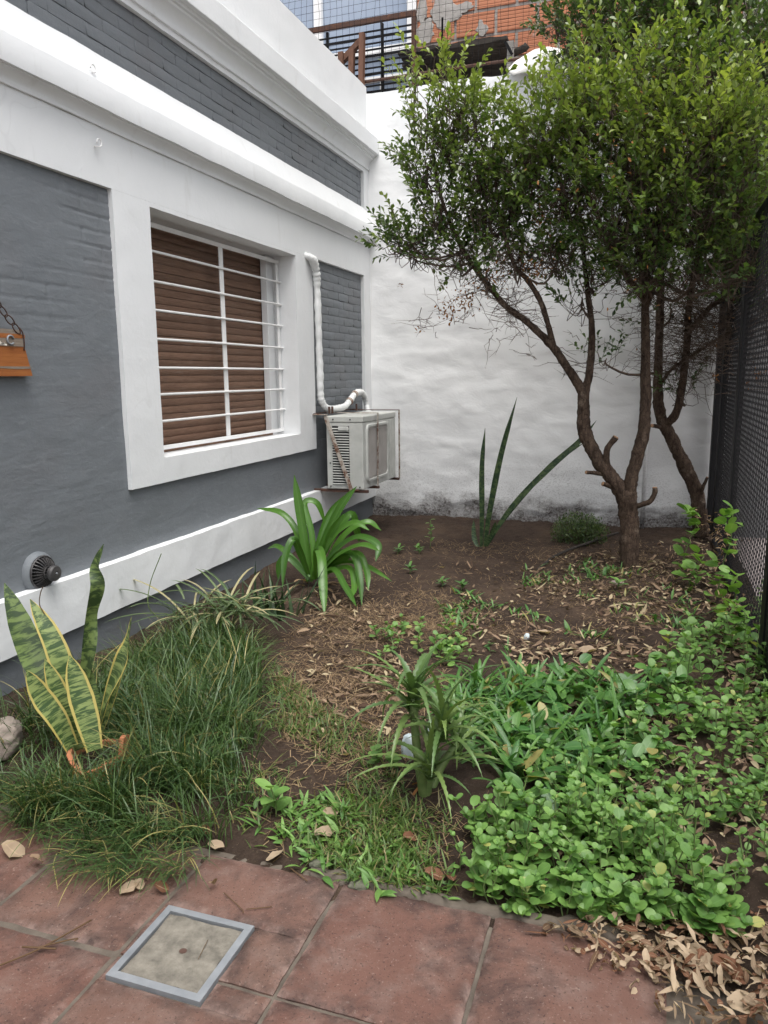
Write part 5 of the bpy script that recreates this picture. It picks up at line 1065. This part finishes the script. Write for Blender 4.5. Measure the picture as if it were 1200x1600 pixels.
# round leaved ground cover at the right front
def sprigs(pts, hmin, hmax, ll0, mb_leaf, mb_stem, lean=.35):
    for x, y in pts:
        z0 = max(sz(x, y), .0 if y < 1.7 else -9); h = random.uniform(hmin, hmax); ll = ll0*random.uniform(.6, 1.25); az = random.uniform(0, 6.3); le = abs(random.gauss(0, lean))
        top = np.array([x+h*math.sin(le)*math.cos(az), y+h*math.sin(le)*math.sin(az), z0+h*math.cos(le)]); b = np.array([x, y, z0]); m = (b+top)/2+np.array([random.gauss(0, .01), random.gauss(0, .01), 0])
        q = cr(np.array([b, m, top]), 3); mb_stem.add(*tube(q, .0017, 4, False)[:2])
        nn = max(3, int(h/.026)); P_, A_, LN, LL = [], [], [], []
        for i in range(nn):
            f_ = (i+1.2)/(nn+.2); f_ = min(f_, 1.); p = q[min(int(f_*(len(q)-1)), len(q)-1)]
            for s_ in (0, math.pi):
                P_.append(p); A_.append(az+i*1.571+s_+random.gauss(0, .25)); LN.append(random.uniform(.75, 1.5)-.35*f_); LL.append(ll*random.uniform(.7, 1.2)*(1.05-.45*max(0, f_-.55)))
        for s_ in (0, 1.6, 3.1, 4.7): P_.append(q[-1]); A_.append(az+s_+.7); LN.append(random.uniform(.35, .8)); LL.append(ll*random.uniform(.35, .6))
        V, F, lc = blades(P_, A_, LN, np.full(len(P_), .45), LL, np.array(LL)*.72, P_ROUND, 7, .14, rng.normal(0, .2, len(P_)), rnd=np.clip(rng.normal(random.uniform(.25, .8), .22, len(P_)), 0, 1), young=(rng.random(len(P_)) < .035)*rng.uniform(.4, 1., len(P_))); mb_leaf.add(V, F, None, lc)
ml, ms = MB(), MB()
def gc_d(p): return np.clip(np.interp(p[:, 1], [1.6, 1.95, 2.3, 3.2], [1., .8, .36, .16])*(.62+1.7*fbm(np.hstack([p*3.5+2, np.zeros((len(p), 1))]), 3)), .04, 1)
gcp = [(700, 1375), (760, 1300), (840, 1260), (930, 1210), (1010, 1100), (1080, 1050), (1230, 1060), (1260, 1300), (1240, 1410), (1150, 1440), (1060, 1430), (960, 1410), (860, 1400), (760, 1400)]
sprigs(scatter(gcp, 360, gc_d), .04, .16, .035, ml, ms)
sprigs(scatter([(1000, 1090), (1090, 1000), (1190, 960), (1230, 1100), (1100, 1180)], 45), .10, .22, .046, ml, ms)
sprigs(scatter([(720, 1385), (1130, 1440), (1140, 1475), (980, 1440), (760, 1415)], 75), .04, .10, .042, ml, ms, .8)
sprigs(scatter([(580, 1010), (720, 990), (760, 1040), (600, 1060)], 26), .05, .11, .038, ml, ms)
o = tag(ml.build('ground_cover', M['weed'], smooth=True, lc=True), 'bright green round leaved ground cover spilling over the paving edge', 'ground cover', kind='stuff'); st_ = ms.build('stems', M['stemg'], o)
pts = scatter([(400, 1270), (520, 1260), (640, 1330), (720, 1390), (600, 1390), (480, 1350), (390, 1310)], 62); per = 6; bx = np.repeat(pts, per, 0)+rng.normal(0, .02, (len(pts)*per, 2)); N = len(bx); mb = MB()
V, F, lc = blades(on_soil(bx), rng.random(N)*6.3, rng.uniform(.5, 1.35, N), rng.uniform(.1, .9, N), rng.uniform(.03, .075, N), rng.uniform(.007, .018, N), P_LANCE, 6, .25, rng.normal(0, .3, N)); mb.add(V, F, None, lc)
o = mb.build('low_weeds', M['weed'], smooth=True, lc=True); tag(o, 'low bright green weeds along the kerb in front of the thin grass', 'weeds', kind='stuff')
# single seedlings
def weed_plant(u, v, h, ll, label, n=1, name='weed_plant', wide=.5, m='weed'):
    p = gnd(u, v); z = sz(p[0], p[1]); O = np.array([p[0], p[1], z]); t = empty(name, O, label, 'weed'); top = O+[random.uniform(-.015, .015), random.uniform(-.015, .015), h]; q = cr(np.array([O, (O+top)/2+[.006, 0, 0], top]), 4)
    mb = MB(); mb.tube(q, .0024, 6); mb.build('stem', M['stemg'], t, smooth=True, origin=O)
    for i in range(n):
        f_ = .25+.75*(i+1)/n; pp = q[min(len(q)-1, int(f_*(len(q)-1)))]
        V, F, lc = blades([pp], [i*2.4+1.2], [random.uniform(.7, 1.25)], [.5], [ll*random.uniform(.75, 1.15)], [ll*wide*random.uniform(.9, 1.1)], P_OVAL, 8, .2); leafpart('leaf', V, F, lc, m, t, O)
weed_plant(432, 1285, .10, .062, 'broad leaved seedling in the thin grass beside the tall grass', 8, wide=.66)
weed_plant(738, 1325, .11, .042, 'small round leaved seedling on bare dark soil in front of the aloe', 9, wide=.75)
weed_plant(585, 1215, .06, .034, 'low clover like weed left of the pale plaster chunk', 14, wide=.8); weed_plant(612, 1222, .05, .032, 'low leafy weed touching the pale plaster chunk', 12, wide=.8)
weed_plant(672, 862, .22, .045, 'thin upright weed against the damp wall foot left of the sparse snake plant', 11, wide=.55)
weed_plant(965, 925, .06, .06, 'leafy weed growing right at the foot of the lopped tree', 8); weed_plant(1085, 925, .12, .085, 'light green lance leaved weed right of the lopped tree', 9, wide=.34, m='vine')
for u_, v_, lab in ((640, 905, 'tiny green weed on bare soil right of the strap leaved clump'), (690, 925, 'tiny green weed in the litter left of the lopped tree'), (720, 930, 'low leafy weed among yellow litter left of the tree'), (620, 870, 'dim small weed in the corner beside the strap leaved clump'), (655, 872, 'dim small weed on dark soil near the wall foot')):
    weed_plant(u_, v_, .05, .05, lab, 9, wide=.4, m='weed2')
# vine climbing the gate foot, with dead flower heads
vb = gnd(1095, 960); vn = empty('creeping_vine', vb, 'light green creeping vine with dried heads along the foot of the mesh gate', 'vine')
stems = [[(1060, 900, 5.2), (1075, 850, 5.2), (1090, 815, 5.2), (1085, 800, 5.2)], [(1100, 980, 4.6), (1120, 930, 4.6), (1130, 880, 4.6), (1150, 830, 4.6), (1155, 800, 4.6)], [(1110, 1000, 4.4), (1150, 960, 4.3), (1175, 930, 4.2), (1180, 900, 4.2)], [(1120, 1060, 4.0), (1160, 1010, 3.9), (1190, 980, 3.8), (1200, 960, 3.8)], [(1070, 960, 4.8), (1080, 900, 4.9), (1100, 870, 4.9)], [(1185, 1010, 3.9), (1190, 1060, 3.8), (1180, 1120, 3.6)]]
for st in stems:
    q = cr(np.array(px(st)), 6); q[:, 0] = np.minimum(q[:, 0], .47); mb = MB(); mb.tube(q, .0035, 6); mb.build('stem', M['stemg'], vn, smooth=True, origin=vb)
    for i in range(2, len(q), 2):
        for s_ in (0, 1, 2):
            L = random.uniform(.05, .095); V, F, lc = blades([q[i]+np.array([random.uniform(-.05, .02), random.uniform(-.08, .05), random.uniform(-.02, .02)])], [random.uniform(2.6, 5.6)], [random.uniform(.5, 1.3)], [random.uniform(.2, .8)], [L], [L*.72], P_OVAL, 7, .18, [random.gauss(0, .3)]); leafpart('leaf', V, F, lc, 'vine', vn, vb)
def dead_head(u, v, y, n, r_):
    c = at(u, v, y); c[0] = min(c[0], .47); P = c+rng.normal(0, r_, (n, 3)); V, F, lc = blades(P, rng.normal(3.8, 1., n), rng.uniform(.9, 2.2, n), rng.uniform(-.4, .8, n), rng.uniform(.02, .05, n), rng.uniform(.005, .011, n), P_LANCE, 4, .35, rng.normal(0, .6, n)); mb = MB(); mb.add(V, F, None, lc); o = mb.build('dried_head', M['straw'], vn, smooth=True, lc=True, origin=vb); o['kind'] = 'stuff'
for a_ in ((1120, 825, 5.0, 60, .045), (1140, 845, 4.8, 50, .04), (1120, 880, 4.8, 40, .05), (1155, 960, 4.3, 70, .05), (1120, 990, 4.4, 110, .07), (1175, 1000, 4.1, 90, .06), (1165, 1040, 3.9, 120, .06), (1185, 1070, 3.7, 70, .05), (1190, 1140, 3.3, 110, .06), (1180, 1190, 3.1, 90, .06), (1150, 945, 4.4, 50, .05)): dead_head(*a_)

# ================================================================== litter
def litter_d(p): return np.clip(.5+.8*fbm(np.hstack([p*2.2+7, np.zeros((len(p), 1))]), 3), .05, 1)
pts = np.concatenate([scatter([(440, 1000), (560, 930), (700, 930), (740, 1000), (640, 1180), (560, 1260), (440, 1160), (430, 1060)], 6500, litter_d), scatter([(380, 1200), (640, 1180), (720, 1380), (400, 1330)], 450), scatter([(460, 960), (640, 850), (1000, 850), (1090, 900), (1000, 1000), (620, 1010)], 5000, litter_d), scatter([(640, 1290), (800, 1270), (780, 1350), (660, 1340)], 120)])
N = len(pts); V, F, lc = blades(on_soil(pts, .006), rng.random(N)*6.3, rng.uniform(1.25, 1.75, N), rng.normal(0, .35, N), rng.uniform(.015, .07, N), rng.uniform(.0011, .003, N), lambda s: 0*s+1, 3, 0., across=2); mb = MB(); mb.add(V, F, None, lc)
o = mb.build('straw_litter', M['straw'], smooth=True, lc=True); tag(o, 'dry straw and needle litter covering the bare soil', 'litter', kind='stuff')
pts = np.concatenate([scatter([(700, 890), (950, 870), (1120, 900), (1180, 1000), (1080, 1060), (880, 1080), (720, 1020)], 1700, litter_d), scatter([(800, 1010), (1060, 1020), (1050, 1250), (860, 1300), (800, 1150)], 900), scatter([(470, 930), (640, 930), (650, 1180), (480, 1150)], 420, litter_d), scatter([(1000, 860), (1110, 850), (1150, 950), (1010, 940)], 400), scatter([(1120, 1000), (1230, 1000), (1260, 1260), (1150, 1230)], 500), scatter([(560, 1040), (640, 1040), (620, 1100), (560, 1100)], 130), scatter([(900, 1180), (1230, 1080), (1250, 1330), (1150, 1420), (900, 1390), (760, 1370)], 700)])
N = len(pts); V, F, lc = blades(on_soil(pts, .008)+np.stack([0*pts[:, 0], 0*pts[:, 0], rng.random(N)*.02], 1), rng.random(N)*6.3, rng.uniform(1.1, 1.7, N), rng.normal(.2, .5, N), rng.gamma(2.5, .012, N)+.008, rng.uniform(.005, .020, N), P_LANCE, 4, .3, rng.normal(0, .5, N), young=(rng.random(N) < .2)*.8); mb = MB(); mb.add(V, F, None, lc)
o = mb.build('leaf_litter', M['chip'], smooth=True, lc=True); tag(o, 'brown and yellow leaf litter on the soil around the tree', 'litter', kind='stuff')
pts = scatter([(850, 1465), (960, 1430), (1150, 1440), (1260, 1400), (1280, 1640), (1060, 1640), (1040, 1560), (960, 1510)], 260); N = len(pts)
V, F, lc = blades(np.hstack([pts, .004+.03*rng.random((N, 1))]), rng.random(N)*6.3, rng.uniform(1.4, 1.7, N), rng.normal(.15, .5, N), rng.gamma(2.2, .014, N)+.008, rng.uniform(.005, .017, N), P_LANCE, 6, .35, rng.normal(0, .6, N), young=(rng.random(N) < .18)*.9); mb = MB(); mb.add(V, F, None, lc)
o = mb.build('leaf_litter', M['dry'], smooth=True, lc=True); tag(o, 'crumbled dead leaves heaped in the near paving corner', 'litter', kind='stuff')
pts = scatter([(830, 1460), (960, 1430), (1150, 1440), (1260, 1400), (1280, 1640), (1040, 1640), (1010, 1560), (930, 1510)], 420); N = len(pts); mb = MB()
V, F, lc = blades(np.hstack([pts, .003+.02*rng.random((N, 1))]), rng.random(N)*6.3, rng.uniform(1.3, 1.8, N), rng.normal(.2, 1., N), rng.uniform(.006, .026, N), rng.uniform(.006, .020, N), P_OVAL, 5, .45, rng.normal(0, .8, N), young=(rng.random(N) < .35)*.9); mb.add(V+wob(V, .006, 45.), F, None, lc)
o = mb.build('leaf_fragments', M['dry'], smooth=True, lc=True); tag(o, 'broken leaf fragments scattered through the near corner heap', 'litter', kind='stuff')
# single dead leaves
def dead_mesh(L, W, cu, fold, prof, young, rnd, seed):
    random.seed(seed); V, F, lc = blades([[0, 0, 0]], [0.], [1.45], [cu], [L], [W], prof, 9, fold, [random.gauss(0, .15)], tw=[random.gauss(0, .7)], young=young, rnd=rnd); V[:, 0] -= V[:, 0].mean(); V = V+wob(V, .012, 30.); V[:, 2] -= V[:, 2].min(); me = npmesh('dead_leaf', V, F, lc=lc); me.materials.append(M['dry']); return me
dm = [dead_mesh(.058, .015, .7, .35, P_LANCE, 0, .8, 1), dead_mesh(.05, .017, -.6, .3, P_LANCE, 0, .5, 2), dead_mesh(.066, .016, 1.1, .4, P_LANCE, 0, .95, 3), dead_mesh(.045, .014, .9, .5, P_LANCE, .5, .4, 4), dead_mesh(.055, .020, 1.5, .3, P_LANCE, .9, .4, 5), dead_mesh(.05, .013, .3, .6, P_LANCE, 0, 1., 6)]
random.seed(21)
for i, (x, y) in enumerate(scatter([(860, 1470), (960, 1440), (1160, 1450), (1230, 1440), (1230, 1610), (1070, 1610), (1050, 1560), (960, 1510)], 130)):
    o = link('dead_leaf', dm[i % 6]); o.location = (x, y, random.uniform(.004, .035)); o.rotation_euler = (random.gauss(0, .3), random.gauss(0, .18), random.uniform(0, 6.3)); s_ = random.uniform(.45, 1.05); o.scale = (s_, s_, s_)
    tag(o, 'small tan dead leaf heaped in the near paving corner below the ground cover', 'dead leaf', 'dead leaves heaped in the paving corner')
big = [dead_mesh(.085, .055, .5, .25, P_OVAL, 0, .7, 31), dead_mesh(.07, .045, .9, .35, P_OVAL, .9, .2, 32), dead_mesh(.06, .038, 1.9, .4, P_OVAL, .3, .6, 33), dead_mesh(.065, .05, .35, .15, P_OVAL, 0, .9, 34)]
random.seed(5)
for u_, v_, k_, rot, sc, lab in (
  (433, 1340, 3, 1.4, .95, 'pale tan dead leaf lying on the paving edge beside the thin grass'), (204, 1392, 0, 1.0, .62, 'crumpled brown leaf at the paving left of the drain cover'), (218, 1385, 0, 2.6, .5, 'thin brown leaf lying beside the crumpled leaf left of the drain cover'), (253, 1393, 1, .3, .6, 'small orange curled leaf above the drain cover'),
  (60, 1352, 2, .6, .7, 'curled brown leaf under the tall grass at the left paving tile'), (338, 1326, 0, .2, .6, 'brown leaf at the foot of the tall grass above the cracked tile'), (318, 1305, 1, .1, .7, 'reddish leaf tucked under the front of the tall grass'), (336, 1388, 2, 2., .6, 'pale curled leaf strip lying on the cracked tile'),
  (518, 1285, 0, 1.1, .7, 'tall tan leaf standing in the thin grass'), (540, 1200, 3, 1.5, .7, 'pale leaf chip beside the low clover like weed'), (510, 1312, 0, .8, .8, 'pale grey tan leaf roll in the thin grass by the kerb'), (680, 1375, 1, .3, .8, 'orange brown dead leaf at the kerb below the bare soil'), (705, 1378, 1, 2.3, .7, 'brown dead leaf where the kerb meets the ground cover'),
  (640, 1322, 1, 1., .7, 'dull brown leaf on dark soil in front of the aloe'), (1140, 1530, 1, .2, 1.2, 'large reddish brown dead leaf on the heap in the near corner'), (1165, 1578, 3, .9, 1.3, 'broad pale tan dead leaf on the heap in the near corner'), (920, 1428, 1, .4, 1.0, 'brown dead leaf under the edge of the ground cover'),
  (1090, 1500, 0, 2.2, 1.0, 'broad orange brown leaf in the heap under the ground cover tip'), (20, 1335, 0, .2, .9, 'tan leaf at the photo edge on the left paving tile'), (915, 1030, 0, .1, 1.4, 'flat tan dead leaf among the weeds before the tree'), (850, 995, 3, .3, 1.2, 'yellow pale leaf arched over the litter'), (830, 895, 3, 2., 1., 'pale leaf scrap on soil left of the lopped trunk'), (690, 898, 3, 1., .8, 'cream leaf scrap on the bare soil')):
    p = gnd(u_, v_); z = sz(p[0], p[1])+.012 if p[1] > 1.7 else .005
    o = link('dead_leaf', big[k_]); o.location = (p[0], p[1], z); o.rotation_euler = (random.gauss(0, .15), random.gauss(0, .15), rot); o.scale = (sc, sc, sc); tag(o, lab, 'dead leaf')
# straw stalks on the paving
for pl, r_, lab in (([(0, 1512), (60, 1487), (143, 1441)], .0022, 'long straw stalk lying on the left red tile'), ([(55, 1485), (118, 1470), (117, 1474)], .0018, 'short straw stalk crossing the long one on the left tile'), ([(35, 1483), (88, 1486)], .0024, 'thick short straw piece on the left tile'), ([(350, 1398), (378, 1424), (380, 1430)], .0012, 'thin straw above the right corner of the drain cover'), ([(385, 1424), (425, 1420)], .0012, 'thin pale straw on the cracked tile'),
                    ([(448, 1355), (480, 1380)], .0016, 'pale straw beside the tan leaf on the cracked tile'), ([(325, 1472), (310, 1502)], .0008, 'hair thin straw lying on the drain cover')):
    q = np.array([gnd(u_, v_)+[0, 0, .006] for u_, v_ in pl]); mb = MB(); mb.tube(cr(q, 5), r_, 5); o = mb.build('straw_stalk', M['straw'], smooth=True); tag(o, lab, 'straw')
def rock(p, r_, m, name, lab, sc=(1, 1, 1), seed=0):
    bm = bmesh.new(); bmesh.ops.create_icosphere(bm, subdivisions=4, radius=1.); V = np.array([v.co for v in bm.verts]); d = 1+.35*fbm(V*1.6+seed, 3)+.08*fbm(V*6+seed, 2); V = np.clip(V*d[:, None], -1.05, .95)*(1+.12*fbm(V*3+seed, 2))[:, None]*np.array(sc)*r_
    for v_, c_ in zip(bm.verts, V): v_.co = c_
    me = bpy.data.meshes.new(name); bm.to_mesh(me); bm.free(); 
    for p_ in me.polygons: p_.use_smooth = True
    o = link(name, me, M[m]); o.location = tuple(p); return tag(o, lab, 'stone')
p = gnd(5, 1185); rock((p[0]-.03, p[1], .07), .10, 'stone', 'pale_rock', 'pale rough stone at the wall foot left of the snake plant', (1.1, .9, .75), 5)
p = gnd(638, 1205); rock((p[0]-.005, p[1]+.03, .055), .062, 'plaster_bit', 'plaster_chunk', 'pale blue plaster chunk standing behind the aloe stem', (.42, .3, 1.05), 7)
p = gnd(672, 1190); rock((p[0], p[1]+.04, .065), .055, 'plaster_bit', 'plaster_chunk', 'narrow pale plaster chunk showing through the aloe leaves', (.4, .35, 1.4), 9)
p = gnd(823, 1003); rock((p[0], p[1], .025), .017, 'plaster_bit', 'white_pebble', 'small white pebble in the litter beyond the aloe', (.8, .7, 1.2), 11)
p = gnd(965, 915); rock((p[0], p[1], .02), .03, 'stone', 'grey_pebble', 'flat grey pebble at the foot of the lopped tree', (1.3, 1, .6), 13)
for u_, v_, lab in ((560, 1385, 'small mossy stone on the kerb line'), (498, 1352, 'small green stained stone on the paving edge')):
    p = gnd(u_, v_); rock((p[0], p[1], .002), .020, 'moss_stone', 'small_stone', lab, (1.3, .8, .5), u_)
# thin black hose half buried by the tree
mb = MB(); q = cr(np.array([gnd(840, 895)+[0, 0, .02], gnd(870, 878)+[0, 0, .05], gnd(920, 860)+[0, 0, .06], gnd(965, 846)+[0, 0, .07]]), 6); mb.tube(q, .010, 7); o = mb.build('fallen_stick', M['darkwood'], smooth=True); tag(o, 'dark fallen stick lying between the low shrub and the tree', 'stick')
